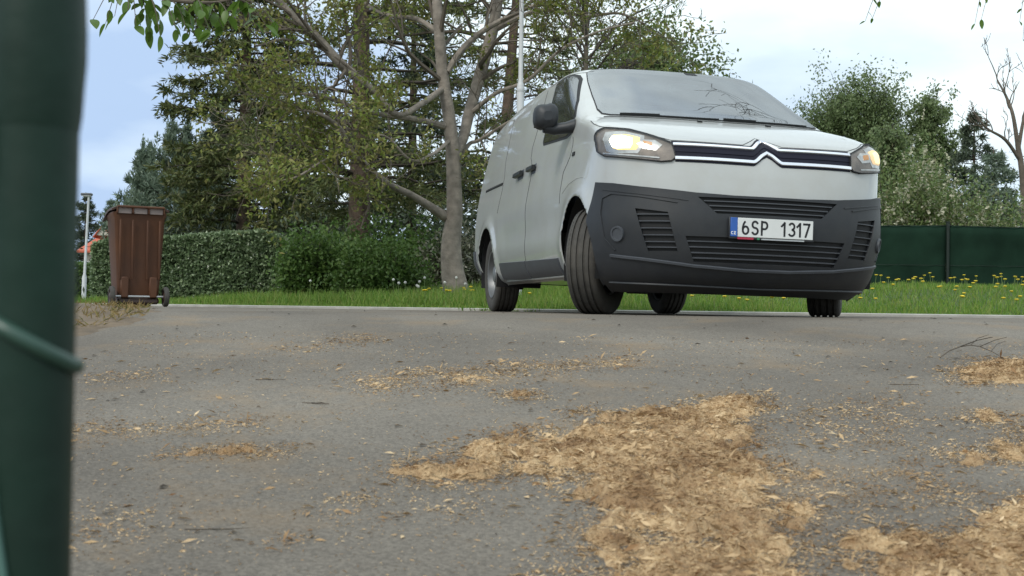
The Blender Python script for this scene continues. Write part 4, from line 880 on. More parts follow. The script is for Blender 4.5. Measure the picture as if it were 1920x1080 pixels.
# -- conifers
def conifer(name, label, x, y, h, R, base, needles, rng, whorl=.32, per=6, droop=.35, upt=.12, quad=(.11, .017), tw=15, kn=11, trunk=.17, bark='bark_d', shape=.8, group=None, lean_=(0, 0), skip=0., nd=.55, Rmin=.35, candles=0, thin=None, waist=1.):
    z0 = float(gz(x, y)); t = empty(name, (x, y, z0)); tag(t, label, 'tree', group)
    b = MB(); k = 9; hh = np.linspace(-.1, h, k); b.tube(np.stack([lean_[0]*hh/h, lean_[1]*hh/h, hh], -1), np.linspace(trunk, trunk*.12, k)*(1+.25*np.exp(-np.linspace(0, h, k)/.25)), 12); b.build('trunk', M[bark], t)
    br = MB(); Q = []
    z = base
    while z < h-.1:
        f = 1-(z-base)/(h-base); L0 = max(Rmin*.4, R*f**shape*(min(1, waist+(1-waist)*(z-base)/2.6)))
        for j in range(per):
            if rng.uniform() < (skip if thin is None or z < thin[0] else thin[1]): continue
            az = rng.uniform(0, math.tau); L_ = L0*rng.uniform(.62, 1.08); zb = z+rng.uniform(-.5, .5)*whorl; s = np.linspace(0, 1, 8)
            o = np.array([lean_[0]*zb/h, lean_[1]*zb/h, zb]); dr = np.array([math.cos(az), math.sin(az), 0]); dd = droop*rng.uniform(.6, 1.3)
            pts = o+dr*(s*L_)[:, None]+np.array([0, 0, 1])*((.10*s-dd*s*s*1.3+dd*.75*s**4+upt*s)*L_)[:, None]; pts += rng.normal(size=pts.shape)*.02*L_*s[:, None]
            br.tube(pts, np.linspace(.012+.012*L_, .003, 8), 4, close=False)
            if candles:
                kc = 26; u_ = rng.uniform(0, 1, kc); cl = rng.uniform(.25, .55)*candles; Q.append(leaves(pts[-1]+np.stack([rng.normal(size=kc)*.02, rng.normal(size=kc)*.02, u_*cl], -1), np.array([0, 0, 1.2])+rng.normal(size=(kc, 3))*.5, quad[0]*.8, quad[1], rng))
            tg = np.gradient(pts, axis=0); m_ = int(tw*(.5+L_/max(R, .1)*.8)); ti = rng.uniform(.12, 1, m_)**.8
            P0 = np.stack([np.interp(ti, s, pts[:, a]) for a in range(3)], -1); T0 = unit(np.stack([np.interp(ti, s, tg[:, a]) for a in range(3)], -1))
            sdv = unit(np.cross(T0, [0, 0, 1.]))*np.where(rng.uniform(size=m_) < .5, -1, 1)[:, None]
            td = unit(T0*rng.uniform(.3, .9, (m_, 1))+sdv*rng.uniform(.3, 1.0, (m_, 1))+np.array([0, 0, 1.])*rng.normal(-nd*droop*1.6+upt, .22, (m_, 1)))
            tl = L_*.34*(1.1-ti*.75)*rng.uniform(.5, 1.2, m_)+.07
            kk = rng.uniform(0, 1, (m_, kn)); C_ = P0[:, None]+td[:, None]*(kk*tl[:, None])[..., None]; C_[..., 2] -= (kk**2*tl[:, None]*droop*.5)
            ax = td[:, None]+.8*rng.normal(size=(m_, kn, 3)); Q.append(leaves(C_.reshape(-1, 3), ax.reshape(-1, 3), quad[0], quad[1], rng))
        z += whorl
    stuff(br.build('branches', M['twig_d'], t, fix=False)); stuff(quads_obj('crown', np.concatenate(Q), M[needles], t)); print(name, sum(map(len, Q))); return t
def cx(px, d): return float(at(px, 500, d)[0])
g = np.random.default_rng
CON = 'conifers behind the verge'
conifer('spruce_tree', 'large olive brown spruce with bare lower trunk behind the green undergrowth', cx(672, 19), 19, 10.5, 3.5, 1.55, 'spruce', g(3), whorl=.33, per=7, droop=.30, tw=19, kn=15, trunk=.20, shape=.55, group=CON, skip=.06, quad=(.13, .032), thin=(3.0, .62), waist=.62)
conifer('spruce_tree', 'dark spruce behind the left part of the hedge', cx(455, 24), 24, 11.0, 1.9, .6, 'spruce', g(4), whorl=.4, per=7, droop=.40, tw=22, kn=14, trunk=.17, shape=.45, group=CON, quad=(.16, .04))
conifer('spruce_tree', 'ragged spruce between the pale trunk and the lamp post', cx(925, 26), 26, 11.0, 2.6, 1.2, 'spruce', g(5), whorl=.42, per=6, droop=.35, tw=18, kn=12, trunk=.19, shape=.5, group=CON, skip=.2, quad=(.16, .035), lean_=(.7, 0), thin=(3.5, .6))
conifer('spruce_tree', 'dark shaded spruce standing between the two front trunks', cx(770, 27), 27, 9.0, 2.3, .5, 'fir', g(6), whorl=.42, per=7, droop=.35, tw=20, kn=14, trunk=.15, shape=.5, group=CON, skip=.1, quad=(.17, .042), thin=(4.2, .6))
conifer('fir_tree', 'low dark fir behind the undergrowth bushes', cx(575, 28), 28, 4.6, 2.2, .2, 'fir', g(7), whorl=.34, per=7, droop=.2, tw=18, kn=14, trunk=.12, shape=.8, group=CON, quad=(.17, .04))
conifer('pine_tree', 'blue green young pine with upright shoots behind the bin', cx(335, 30), 30, float(at(335, 243, 30)[2]), 2.0, .3, 'pine', g(8), whorl=.30, per=7, droop=-.30, upt=.35, tw=15, kn=12, trunk=.10, shape=.75, group=CON, quad=(.18, .034), nd=.9, candles=1)
conifer('pine_tree', 'smaller blue green pine with upright shoots left of the tall one', cx(268, 33), 33, float(at(268, 285, 33)[2]), 1.25, .2, 'pine', g(9), whorl=.30, per=7, droop=-.3, upt=.35, tw=14, kn=12, trunk=.09, shape=.8, group=CON, quad=(.19, .036), nd=.9, candles=1)
conifer('pine_tree', 'dark pine right of the blue green pair, behind the hedge', cx(408, 31), 31, float(at(408, 205, 31)[2]), 1.35, .3, 'fir', g(10), whorl=.32, per=7, droop=-.15, upt=.25, tw=15, kn=12, trunk=.11, shape=.75, group=CON, quad=(.19, .036))
conifer('spruce_tree', 'small far tree beside the slim lamp post', cx(158, 84), 84, float(at(158, 366, 84)[2]), 1.5, 2.2, 'fir', g(12), whorl=.4, per=6, droop=.1, tw=9, kn=8, trunk=.12, shape=.5, group=CON, quad=(.3, .07))
conifer('spruce_tree', 'far blue green spruce between slim lamp post and bin', cx(208, 86), 86, float(at(208, 372, 86)[2]), 1.6, 2.2, 'pine', g(13), whorl=.35, per=6, droop=.1, tw=9, kn=8, trunk=.12, shape=.6, group=CON, quad=(.26, .05))
conifer('spruce_tree', 'dark pointed spruce right of the two birches', cx(1825, 46), 46, float(at(1825, 232, 46)[2]), 2.5, .6, 'fir', g(14), whorl=.42, per=7, droop=.25, tw=11, kn=9, trunk=.15, shape=.75, group=CON, quad=(.26, .05))
conifer('spruce_tree', 'broad dark spruce behind the right end of the blossoming shrubs', cx(1862, 42), 42, float(at(1862, 300, 42)[2]), 2.5, .4, 'pine', g(15), whorl=.4, per=7, droop=.2, tw=11, kn=9, trunk=.13, shape=.7, group=CON, quad=(.24, .05))

# -- the pale smooth tree on the verge, limbs where the photograph has them
AD = 15.2; ax0 = cx(852, AD); az0 = float(gz(ax0, AD)); ash = empty('ash_tree', (ax0, AD, az0)); tag(ash, 'smooth pale trunked tree with forked stem and long leaning limbs on the verge', 'tree')
O = np.array([ax0, AD, az0]); rng = g(21); anch = []
def pxs(l, dy=0.): return np.array([at(px, py, AD+dv)-O for px, py, dv in l])
def limb(l, r, nm, sides=10, sub=None, depth=2, n=5, ln=.9):
    b = MB(); p = bezier(pxs(l), 6); rr = np.interp(np.linspace(0, 1, len(p)), np.linspace(0, 1, len(r)), r); b.tube(p, rr, sides)
    o = b.build(nm, M['bark'], ash); tb = MB()
    for _ in range(n):
        i = rng.integers(int(len(p)*.35), len(p)); ax = unit(p[i]-p[i-1]); q = unit(rng.normal(size=3)); grow(tb, rng, p[i], ax*.6+q*.8+np.array([0, 0, .2]), ln*rng.uniform(.6, 1.2), max(.006, rr[i]*.45), depth, anch, bend=.5, kids=(2, 4), ratio=.6, rmin=.0045)
    if n: stuff(tb.build('twigs', M['twig'], o, fix=False))
W = .0069/2   # metres per half pixel at this depth
limb([(856, 552, 0), (848, 505, 0), (846, 455, 0), (852, 400, 0), (851, 340, 0), (849, 285, 0)], np.array([52, 42, 37, 31, 28, 27])*W, 'trunk', 16, n=0)
limb([(849, 290, 0), (842, 220, 0), (830, 140, 0), (822, 40, 0), (815, -60, .2), (812, -160, .4)], np.array([26, 24, 22, 20, 18, 14])*W, 'stem', 12, n=12, ln=1.3)
limb([(851, 292, 0), (868, 262, .2), (880, 210, .4), (903, 130, .6), (926, 45, .8), (940, -60, 1.0), (950, -160, 1.2)], np.array([15, 19, 22, 24, 23, 20, 16])*W, 'stem', 12, n=10, ln=1.2)
limb([(836, 407, 0), (775, 368, -.4), (728, 345, -.7), (690, 314, -1.0), (664, 282, -1.2), (636, 240, -1.4), (600, 214, -1.6), (556, 205, -1.7)], np.array([20, 13, 12, 12, 11, 9, 6, 3])*W, 'limb', 10, n=16, ln=1.0)
limb([(838, 238, 0), (791, 226, -.3), (740, 218, -.5), (700, 212, -.7), (650, 196, -.9), (590, 178, -1.1), (520, 176, -1.2)], np.array([14, 11, 10, 9, 8, 5, 3])*W, 'limb', 8, n=15, ln=1.0)
limb([(832, 165, 0), (790, 195, -.5), (744, 215, -.8), (700, 172, -1.0), (660, 138, -1.2), (630, 110, -1.3), (590, 66, -1.4), (540, 20, -1.5), (490, -40, -1.6)], np.array([12, 11, 11, 14, 17, 17, 15, 11, 7])*W, 'limb', 10, n=16, ln=1.1)
limb([(822, 60, 0), (780, 35, .3), (735, 30, .5), (690, 10, .7), (640, -40, .9)], np.array([12, 9, 8, 6, 4])*W, 'limb', 8, n=9, ln=1.0)
limb([(838, 135, 0), (865, 95, .1), (900, 62, .2), (955, 30, .3), (1010, 5, .4), (1060, -40, .5)], np.array([13, 12, 11, 9, 7, 4])*W, 'limb', 8, n=13, ln=1.1)
limb([(880, 215, .4), (930, 175, .1), (990, 150, -.1), (1050, 95, -.3), (1120, 60, -.4), (1190, 42, -.4)], np.array([10, 8, 7, 6, 4, 3])*W, 'limb', 8, n=14, ln=.9)
limb([(845, 262, 0), (810, 290, -.6), (770, 300, -.9), (730, 260, -1.1), (700, 250, -1.2)], np.array([8, 6, 5, 4, 3])*W, 'limb', 6, n=8, ln=.8)
limb([(665, 283, -1.2), (610, 300, -1.5), (560, 330, -1.7), (520, 340, -1.8)], np.array([6, 5, 4, 2])*W, 'limb', 6, n=8, ln=.8)
limb([(860, 300, .2), (880, 270, .3), (900, 262, .3), (960, 225, .2), (1030, 190, .1)], np.array([9, 8, 7, 5, 3])*W, 'limb', 6, n=9, ln=.8)
limb([(920, 60, .8), (1010, 20, .6), (1100, 30, .4), (1160, 25, .2), (1210, 45, .1)], np.array([11, 9, 7, 5, 3])*W, 'limb', 6, n=14, ln=.9)
AP = np.array([a[0] for a in anch]); cl = fbm(AP[:, 0]*1.6+9, AP[:, 2]*1.6+AP[:, 1], 77, 3); keep = (cl > np.interp(AP[:, 0], [-2.5, -.3, .8, 2], [.46, .55, .62, .60])) & (rng.uniform(size=len(AP)) < .75); anch = [a for a, q in zip(anch, keep) if q]
lf = leafset(anch, 5, .068, .032, rng, .07, .2); print('ash', len(lf), len(anch))
stuff(quads_obj('crown', lf, M['ash'], ash))

# -- broadleaf trees
def crown_tree(name, label, px, d, top_py, bot_py, r_px, leafm, rng, limbs=16, tips=11, per=26, ln=.12, wd=.07, sig=.16, weep=0., trunk=.15, bark='twig', group=None, pk=.75, stems=1):
    """trunk, limbs ending in an egg-shaped crown, clusters of leaves round the limb tips with gaps between"""
    x = cx(px, d); z0 = float(gz(x, d)); top = float(at(px, top_py, d)[2])-z0; bot = float(at(px, bot_py, d)[2])-z0; R = r_px/F*d
    t = empty(name, (x, d, z0)); tag(t, label, 'tree', group); tk = MB(); lb = MB(); C_ = []
    for s in range(stems):
        ox = (s-(stems-1)/2)*R*.55; p = bezier([[ox*.3, 0, -.1], [ox*.6+rng.normal()*.06*R, 0, top*.35], [ox+rng.normal()*.08*R, rng.normal()*.1*R, top*.65], [ox+rng.normal()*.1*R, 0, top*(.95-.07*s)]], 6); tk.tube(p, np.linspace(trunk, trunk*.12, len(p)), 8)
        for j in range(limbs):
            h = ((j+rng.uniform(.1, .9))/limbs)**.8; zz = bot+(top-bot)*h; rad = (R/(1+.35*(stems-1)))*math.sqrt(max(.06, 1-(abs(h-.42)/.62)**2.2))*rng.uniform(.5, 1.0); az = rng.uniform(0, math.tau)
            base = np.array([np.interp(zz*.82, p[:, 2], p[:, a]) for a in (0, 1)]+[max(.3, zz*.82-.1*rad)]); e = np.array([np.interp(zz, p[:, 2], p[:, 0])+math.cos(az)*rad, math.sin(az)*rad, zz])
            c = bezier([base, (base+e)/2+[0, 0, .12*rad], e], 5); lb.tube(c, np.linspace(trunk*.22, .012, len(c)), 4, close=False)
            for k in range(tips):
                q = c[rng.integers(4, len(c))]+rng.normal(size=3)*R*np.array([.24, .24, .20]); lb.tube([c[rng.integers(3, len(c)-1)], (q+c[-2])/2, q], [.014, .009, .005], 3, close=False)
                m_ = int(per*rng.uniform(.5, 1.4)); w = q+rng.normal(size=(m_, 3))*R*sig*np.array([1, 1, .8])
                if weep: w = q+rng.normal(size=(m_, 3))*R*np.array([sig*.45, sig*.45, .03]); w[:, 2] -= rng.uniform(0, weep, m_)*rng.uniform(.35, 1); w[::3] = q+rng.normal(size=w[::3].shape)*R*sig*.8
                C_.append(w)
    tk.build('trunk', M[bark], t); stuff(lb.build('branches', M['twig_d'], t, fix=False)); C_ = np.concatenate(C_); axv = rng.normal(size=C_.shape); axv[:, 2] -= (.9 if weep else .2)
    stuff(quads_obj('crown', leaves(C_, axv, ln, wd, rng, .3), M[leafm], t)); print(name, len(C_)); return t
crown_tree('broadleaf_tree', 'round crowned green tree rising behind the windscreen of the van', 1200, 34, 62, 330, 150, 'maple', g(31), 28, 13, 56, .15, .085, .13)
crown_tree('broadleaf_tree', 'bare budding tree behind the van roof, left of the round green tree', 1085, 30, -90, 200, 160, 'ash', g(32), 26, 12, 3, .08, .04, .12)
BI = 'birches behind the fence'
crown_tree('birch_tree', 'tall weeping birch right of the van windscreen', 1608, 58, 148, 400, 104, 'birch', g(33), 26, 13, 66, .17, .09, .15, 1.5, .15, 'bark_w', BI, .9, 2)
crown_tree('birch_tree', 'slimmer birch between the weeping birch and the dark spruce', 1745, 56, 165, 400, 46, 'birch', g(34), 24, 12, 60, .17, .09, .2, .6, .13, 'bark_w', BI, .8)
crown_tree('birch_tree', 'low birch in front of the weeping birch, beside the van bonnet', 1672, 50, 230, 400, 44, 'birch', g(35), 22, 12, 44, .16, .09, .2, .9, .10, 'bark_w', BI, .9)
# bare tree at the right edge
bd = 34.; bx = cx(1916, bd); bt = empty('bare_tree', (bx, bd, float(gz(bx, bd)))); tag(bt, 'bare leafless tree with curling twigs at the right edge', 'tree'); O2 = np.array(bt.location); rng = g(41)
def bl(l, r, nm, n, ln, depth=2):
    p = bezier([at(a, c, bd+e)-O2 for a, c, e in l], 6); b = MB(); rr = np.interp(np.linspace(0, 1, len(p)), np.linspace(0, 1, len(r)), np.array(r)*bd/F/2); b.tube(p, rr, 8); o = b.build(nm, M['twig'], bt); tb = MB()
    for _ in range(n):
        i = rng.integers(len(p)//4, len(p)); ax = unit(p[i]-p[i-1]); grow(tb, rng, p[i], ax*.7+unit(rng.normal(size=3))*.8+np.array([0, 0, .35]), ln*rng.uniform(.6, 1.1), .02, depth, [], bend=.6, upw=.5, kids=(1, 3), ratio=.6, rmin=.011, seg=6)
    if n: stuff(tb.build('twigs', M['twig'], o, fix=False))
bl([(1926, 590, 0), (1922, 450, 0), (1917, 330, 0), (1908, 270, 0)], [16, 13, 12, 10], 'trunk', 0, 0)
bl([(1908, 270, 0), (1899, 215, 0), (1886, 180, .3), (1870, 150, .5)], [9, 7, 5, 3], 'limb', 7, 1.0)
bl([(1912, 300, 0), (1885, 262, -.3), (1850, 240, -.5), (1825, 210, -.6)], [7, 6, 4, 3], 'limb', 7, .8)
bl([(1910, 275, 0), (1920, 220, 0), (1932, 170, .2), (1935, 120, .3)], [8, 6, 4, 3], 'limb', 6, .9)
bl([(1917, 330, 0), (1950, 280, .3), (1990, 230, .4)], [8, 6, 4], 'limb', 5, 1.0)

# -- shrubs and hedges: leaves on twig clusters over a stemmed frame
def shrub(name, label, px, d, top_py, w_px, depth_m, leafm, rng, n, ln, wd, group=None, base_z=0., blossom=0, up=.6, rag=.30):
    x = cx(px, d); z0 = float(gz(x, d)); h = float(at(px, top_py, d)[2])-z0; rx = w_px/2/F*d; t = empty(name, (x, d, z0)); tag(t, label, 'shrub', group)
    sb = MB(); tips = []
    for i in range(46):
        az = rng.uniform(0, math.tau); rr = rng.uniform(.1, 1)**.6; e = np.array([math.cos(az)*rr*rx, math.sin(az)*rr*depth_m/2, 0]); e[2] = h*(math.sqrt(max(.02, 1-.72*rr*rr)))*rng.uniform(.5, 1.12)
        p = bezier([e*[.25, .25, 0], e*[.6, .6, .5], e], 4); sb.tube(p, np.linspace(.016, .004, len(p)), 4, close=False); tips += [p[-1], p[-3], p[-5]*[1, 1, .8]]
        for _ in range(3): tips.append(e*[rng.uniform(.75, 1.05), rng.uniform(.75, 1.05), rng.uniform(.1, .85)])
    stuff(sb.build('stems', M['twig_d'], t, fix=False)); tips = np.array(tips); c = tips[rng.integers(0, len(tips), n)]+rng.normal(size=(n, 3))*np.array([rx, depth_m/2, h])*rag*.55; c[:, 2] = np.abs(c[:, 2])+.02
    k = c[:, 2] < h*1.18; c = c[k]; a = .35*c/np.array([rx, depth_m/2, h])+rnd_dirs(len(c), rng)*.9; a[:, 2] -= .15
    stuff(quads_obj('foliage', leaves(c, a, ln, wd, rng, up), M[leafm], t))
    if blossom:
        tp_ = tips[rng.integers(0, len(tips), blossom)]+rng.normal(size=(blossom, 3))*np.array([rx, depth_m/2, h])*.12; tp_[:, 2] = np.maximum(tp_[:, 2], h*.25); kk = 14; s = np.linspace(0, 1, kk); dirv = unit(rng.normal(size=(blossom, 3))*.35+np.array([0, 0, 1.]))
        C_ = (tp_[:, None]+dirv[:, None]*(s*.26)[None, :, None]).reshape(-1, 3); w_ = np.tile(1.1-s*.7, blossom)
        stuff(quads_obj('blossom', leaves(C_, rnd_dirs(len(C_), rng), .075*w_, .06*w_, rng), M['blossom'], t))
    return t
US = 'undergrowth below the spruce'
shrub('shrub', 'leafy green bush right beside the clipped hedge', 585, 16.5, 440, 130, 1.0, 'shrub', g(51), 9000, .07, .042, US)
shrub('shrub', 'bright green feathery bush in front of the spruce trunk', 712, 16.2, 462, 190, 1.1, 'shrub', g(52), 13000, .062, .036, US)
shrub('shrub', 'taller green bush behind the feathery one, beside the pale trunk', 760, 18.2, 418, 170, 1.0, 'shrub', g(53), 9000, .08, .045, US)
shrub('shrub', 'dull glossy leaved bush behind the pale trunk', 860, 17.8, 440, 150, 1.0, 'shrub_d', g(54), 7000, .08, .032, US)
shrub('shrub', 'low dark bush between hedge and green undergrowth', 640, 18.0, 430, 120, 1.0, 'shrub', g(55), 7000, .08, .045, US)
WB = 'blossoming shrubs behind the fence'
shrub('flowering_shrub', 'cream blossomed shrub directly right of the van above the fence', 1690, 25.5, 318, 175, 2.0, 'maple', g(56), 14000, .10, .05, WB, blossom=420)
shrub('flowering_shrub', 'lower cream blossomed shrub at the right half of the fence', 1800, 25.0, 360, 170, 2.0, 'maple', g(57), 12000, .10, .05, WB, blossom=320)
shrub('flowering_shrub', 'small blossomed shrub at the right edge above the fence', 1905, 25.5, 385, 150, 1.8, 'maple', g(58), 9000, .10, .05, WB, blossom=120)
shrub('flowering_shrub', 'loose tall blossomed shrub beside the weeping birch', 1735, 29, 292, 130, 1.8, 'maple', g(59), 8000, .11, .05, WB, blossom=260)
shrub('shrub', 'dark bush at the foot of the spruces behind the fence', 1850, 36, 330, 200, 2.5, 'fir', g(60), 8000, .16, .06, 'dark bushes far behind')
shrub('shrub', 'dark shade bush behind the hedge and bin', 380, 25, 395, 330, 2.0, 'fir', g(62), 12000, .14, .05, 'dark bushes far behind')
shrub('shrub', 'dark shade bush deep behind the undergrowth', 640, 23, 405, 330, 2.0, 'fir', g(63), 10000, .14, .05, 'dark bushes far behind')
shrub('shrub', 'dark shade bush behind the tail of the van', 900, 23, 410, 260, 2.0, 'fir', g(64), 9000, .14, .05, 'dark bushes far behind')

def hedge(name, label, pl, pr, d, top_l, top_r, depth_m, leafm, rng, n, ln, wd):
    xa, xb = cx(pl, d), cx(pr, d); xm = (xa+xb)/2; z0 = float(gz(xm, d)); t = empty(name, (xm, d+depth_m/2, z0)); tag(t, label, 'hedge')
    ha, hb = float(at(pl, top_l, d)[2])-z0, float(at(pr, top_r, d)[2])-z0; hw = (xb-xa)/2
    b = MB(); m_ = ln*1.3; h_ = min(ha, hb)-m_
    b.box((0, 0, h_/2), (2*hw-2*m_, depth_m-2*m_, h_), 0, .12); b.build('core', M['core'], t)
    # leaves through a skin on front, top and both ends, slightly billowing
    ar = np.array([2*hw*ha, 2*hw*depth_m, depth_m*ha, depth_m*ha, .35*2*hw*ha]); w = rng.choice(5, n, p=ar/ar.sum()); u_, v_ = rng.uniform(size=(2, n)); dep = np.abs(rng.normal(size=n))*ln*.5
    C_ = np.zeros((n, 3)); N_ = np.zeros((n, 3)); X = (u_*2-1)*hw; H_ = ha+(hb-ha)*(X+hw)/(2*hw)
    for f in range(5):
        k = w == f
        if f in (0, 4): s = -1 if f == 0 else 1; C_[k] = np.stack([X[k], np.full(k.sum(), s*depth_m/2), v_[k]*H_[k]], -1); N_[k] = (0, s, .25)
        elif f == 1: C_[k] = np.stack([X[k], (v_[k]-.5)*depth_m, H_[k]], -1); N_[k] = (0, 0, 1)
        else: s = -1 if f == 2 else 1; C_[k] = np.stack([np.full(k.sum(), s*hw), (v_[k]-.5)*depth_m, u_[k]*(ha if s < 0 else hb)], -1); N_[k] = (s, 0, .2)
    q = np.abs(C_)/np.array([hw, depth_m/2, max(ha, hb)]); rd = np.clip((q[:, 0]-.82)/.18, 0, 1)*np.clip((q[:, 2]-.75)/.25, 0, 1)   # rounded shoulders
    C_[:, 2] -= rd*.16; C_ -= N_*dep[:, None]; C_ += N_*(fbm(C_[:, 0]*2.3+C_[:, 1]*3, C_[:, 2]*2.3, 7)-.5)[:, None]*.12; C_[:, 2] = np.maximum(C_[:, 2], .02)
    stuff(quads_obj('foliage', leaves(C_, N_*.5+rnd_dirs(n, rng), ln, wd, rng, .3), M[leafm], t)); return t
hedge('hedge', 'clipped dark green glossy hedge behind the brown bin', 172, 528, 19.5, 452, 434, 1.2, 'hedge', g(71), 42000, .07, .040)
hedge('hedge', 'far pale green clipped hedge behind the slim lamp post', 60, 178, 47, 494, 494, 1.6, 'shrub', g(72), 7000, .14, .08)

# -- grass verge
rng = g(81); n = 95000; x = rng.uniform(-6.5, 13, n); e = road_edge(x); y = e+.14-.16*np.clip(fbm(x*1.7, x*0+2, 15)*3-1.2, 0, 1)*(x > -.6)+(rng.uniform(0, 1, n)**1.5)*9.0
k = (y < 21.9) & (np.abs(x/y) < .62); x, y = x[k], y[k]; hgt = (.05+.10*fbm(x*1.1, y*1.1, 3))*np.clip((y-road_edge(x)-.1)/.5, .35, 1.0)*np.interp(x, [-5, -2.5, -.5, 3], [.8, 1.1, 1.15, .6])
a = rng.normal(size=(len(x), 3))*.32; a[:, 2] = 1
q = leaves(np.stack([x, y, gz(x, y)-.012], -1), a, hgt*1.7, .007+.003*y/12, rng); 
tag(quads_obj('verge_grass', q, M['grass']), 'fresh green grass on the verge beyond the road', 'grass', kind='stuff')
gsh = MB()
def sheet_verge():
    xs = np.arange(-30, 30.1, .5); t = np.linspace(0, 1, 24); X, T = np.meshgrid(xs, t, indexing='ij'); Y = road_edge(X)+.165+T*(24-road_edge(X)); b = MB(); b.grid(np.stack([X, Y, gz(X, Y)-.004], -1)); return tag(b.build('verge', mat('turf', (.05, .085, .02), .95, .4, 9, .6, 30), fix=True), kind='structure')
sheet_verge()

# -- dandelions one can count
def dmesh(h, r, fluffy, seed):
    b = MB(); rg = random.Random(seed); lx, ly = rg.uniform(-.03, .03), rg.uniform(-.03, .03); b.tube([(0, 0, -.02), (lx*.4, ly*.4, h*.5), (lx, ly, h)], .0035, 4)
    b.cur = 1
    if fluffy: b.lathe([(0, -r), (r*.7, -r*.7), (r, 0), (r*.7, r*.7), (0, r)], 8, 'z', (lx, ly, h+r*.6))
    else: b.lathe([(.004, -r*.35), (r*.8, -.002), (r, r*.22), (r*.55, r*.42), (0, r*.45)], 9, 'z', (lx, ly, h))
    o = b.build('tmp', [M['stem'], M['fluff'] if fluffy else M['yellow']]); me = o.data; bpy.data.objects.remove(o); return me
dm = [dmesh(h, r, False, i) for i, (h, r) in enumerate(((.17, .025), (.19, .026), (.21, .023), (.14, .026)))]; fm = [dmesh(h, r, True, 9+i) for i, (h, r) in enumerate(((.26, .019), (.31, .018), (.22, .018)))]
def flower(name, me, px, d, lab, cat, grp):
    x = cx(px, d); o = link(name, me); o.location = (x, d, float(gz(x, d))); o.rotation_euler = (0, 0, rng.uniform(0, 6.28)); tag(o, lab, cat, grp)
for i in range(125):
    z = rng.uniform()
    if z < .5: px, d = rng.uniform(1600, 1920), rng.uniform(12.0, 17.5)
    elif z < .85: px, d = rng.uniform(1290, 1520), rng.uniform(12.6, 17)
    else: px, d = rng.uniform(770, 1050), rng.uniform(13, 15)
    lab, grp = (('yellow dandelion in the grass in front of the netting fence', 'dandelions by the fence') if z < .5 else ('yellow dandelion seen between the wheels under the van', 'dandelions under the van') if z < .85 else ('yellow dandelion in the grass around the pale trunk', 'dandelions by the trunk'))
    flower('dandelion', dm[i % 4], px, d, lab, 'flower', grp)
for i, (px, d) in enumerate(((747, 14.6), (738, 14.4), (782, 14.6), (786, 14.8), (796, 14.7), (785, 14.3), (835, 14.2), (856, 14.3), (872, 14.5), (760, 14.7), (583, 15.6))):
    flower('dandelion_seedhead', fm[i % 3], px, d, 'white dandelion clock on a tall stem left of the pale trunk' if px < 830 else 'white dandelion clock in front of the pale trunk base', 'flower', 'dandelion clocks left of the trunk' if px < 830 else 'dandelion clocks at the trunk')

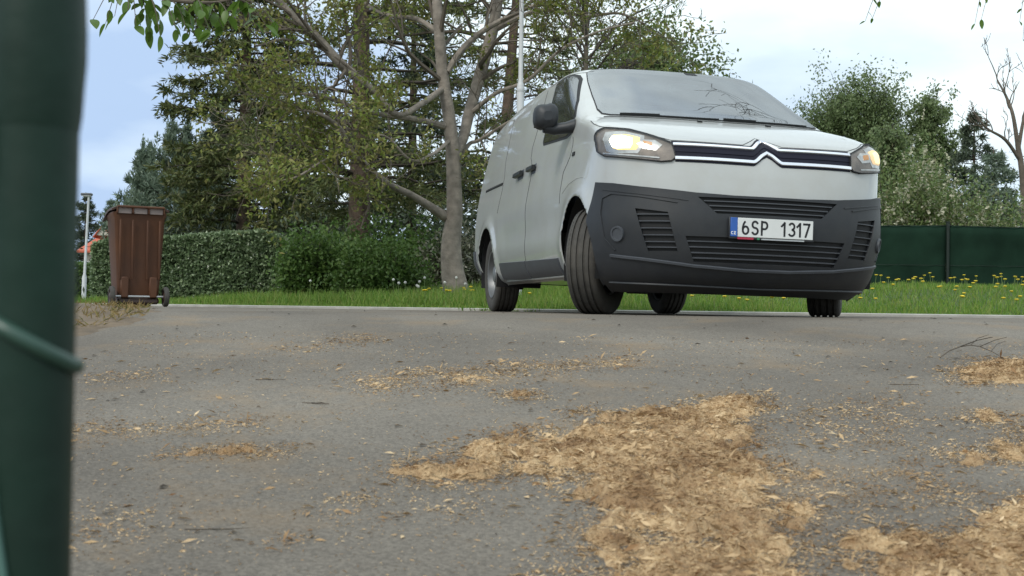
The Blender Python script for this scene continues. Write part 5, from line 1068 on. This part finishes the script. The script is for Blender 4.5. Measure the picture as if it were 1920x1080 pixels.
# -- trees standing outside the frame whose branch tips hang into its top edge
leaf_me = None
def big_leaf(w, l):
    b = MB(); k = 9; t = np.linspace(0, 1, k); hw = w*np.sin(np.pi*t**.8)**.8*.5; z = -.18*l*t*t; mid = np.stack([l*t, 0*t, z], -1)
    b.grid(np.stack([mid+np.stack([0*t, hw, .18*hw], -1), mid, mid+np.stack([0*t, -hw, .18*hw], -1)], 1)); o = b.build('tmp', M['lime'], fix=False); me = o.data; bpy.data.objects.remove(o)
    return me
def overhang(label, tx, d, path, tips, leafw, seed, crown=None):
    rg = g(seed); z0 = float(gz(tx, d)); t = empty('overhanging_tree', (tx, d, z0)); tag(t, label, 'tree'); O3 = np.array([tx, d, z0]); me = big_leaf(*leafw)
    top = at(*path[0])-O3; b = MB(); b.tube(bezier([[0, 0, -.1], [top[0]*.03, 0, top[2]*.5], [top[0]*.08, 0, top[2]*.9], [top[0]*.1, 0, top[2]*1.5]], 5), np.linspace(.16, .06, 16), 10); b.build('trunk', M['bark'], t)
    p = bezier([[top[0]*.08, 0, top[2]*.9]]+[at(*q)-O3 for q in path], 6); b = MB(); b.tube(p, np.linspace(.04, .004, len(p)), 7); lb = b.build('limb', M['twig'], t)
    if crown:      # bare upper limbs, above the frame; the windscreen mirrors them
        tb = MB()
        for j in range(crown): az = math.pi*.55+j*math.pi*.9/crown; grow(tb, rg, (0, 0, top[2]*(1.15+.35*(j % 3)/2)), (math.cos(az), math.sin(az)*.7, .75), 3.4, .05, 3, [], bend=.4, upw=.35, kids=(3, 4), ratio=.58, rmin=.008)
        stuff(tb.build('upper_limbs', M['twig'], t, fix=False))
    for (a, c, n) in tips:
        e = at(a, c, d+rg.uniform(-.25, .25))-O3; i = int(np.argmin(np.linalg.norm(p[:, [0, 2]]-e[[0, 2]], axis=1)+.0)); i = max(2, i-2)
        tw = bezier([p[i], (p[i]+e)/2+[0, 0, .05], e], 5); b = MB(); b.tube(tw, np.linspace(.006, .0022, len(tw)), 5); b.build('twig', M['twig'], t)
        for j in range(n):
            s = tw[min(len(tw)-1, int(len(tw)*(.25+.75*j/max(1, n-1))))]; o = link('leaf', me, t); o.location = s
            o.rotation_euler = (rg.uniform(-.6, .6), rg.uniform(.35, 1.35), rg.uniform(0, 6.28)); sc = rg.uniform(.75, 1.25); o.scale = (sc, sc, sc)
overhang('tree left of the frame, its leafy branch tips hanging into the top left', -5.6, 9.0, [(150, -120, 9), (260, -20, 9), (380, 5, 9), (470, -10, 9)],
         [(175, 36, 3), (198, 44, 4), (215, 30, 3), (255, 48, 5), (280, 58, 6), (300, 66, 5), (330, 55, 6), (352, 62, 5), (372, 52, 6), (395, 64, 6), (420, 58, 6), (412, 34, 5), (345, 30, 5), (300, 36, 5), (268, 25, 4), (430, 30, 5), (478, 42, 5), (498, 46, 5), (515, 40, 4), (240, 20, 4), (380, 20, 5)], (.060, .125), 91)
overhang('tree right of the frame, its few leaf tips hanging into the top right', 7.6, 14.0, [(2050, -140, 14), (1930, -60, 14), (1830, -40, 14), (1700, -30, 14), (1610, -25, 14)],
         [(1622, 40, 4), (1636, 34, 3), (1840, 36, 3), (1828, 44, 3), (1912, 40, 4), (1918, 74, 4), (1926, 60, 4)], (.042, .10), 92, crown=7)
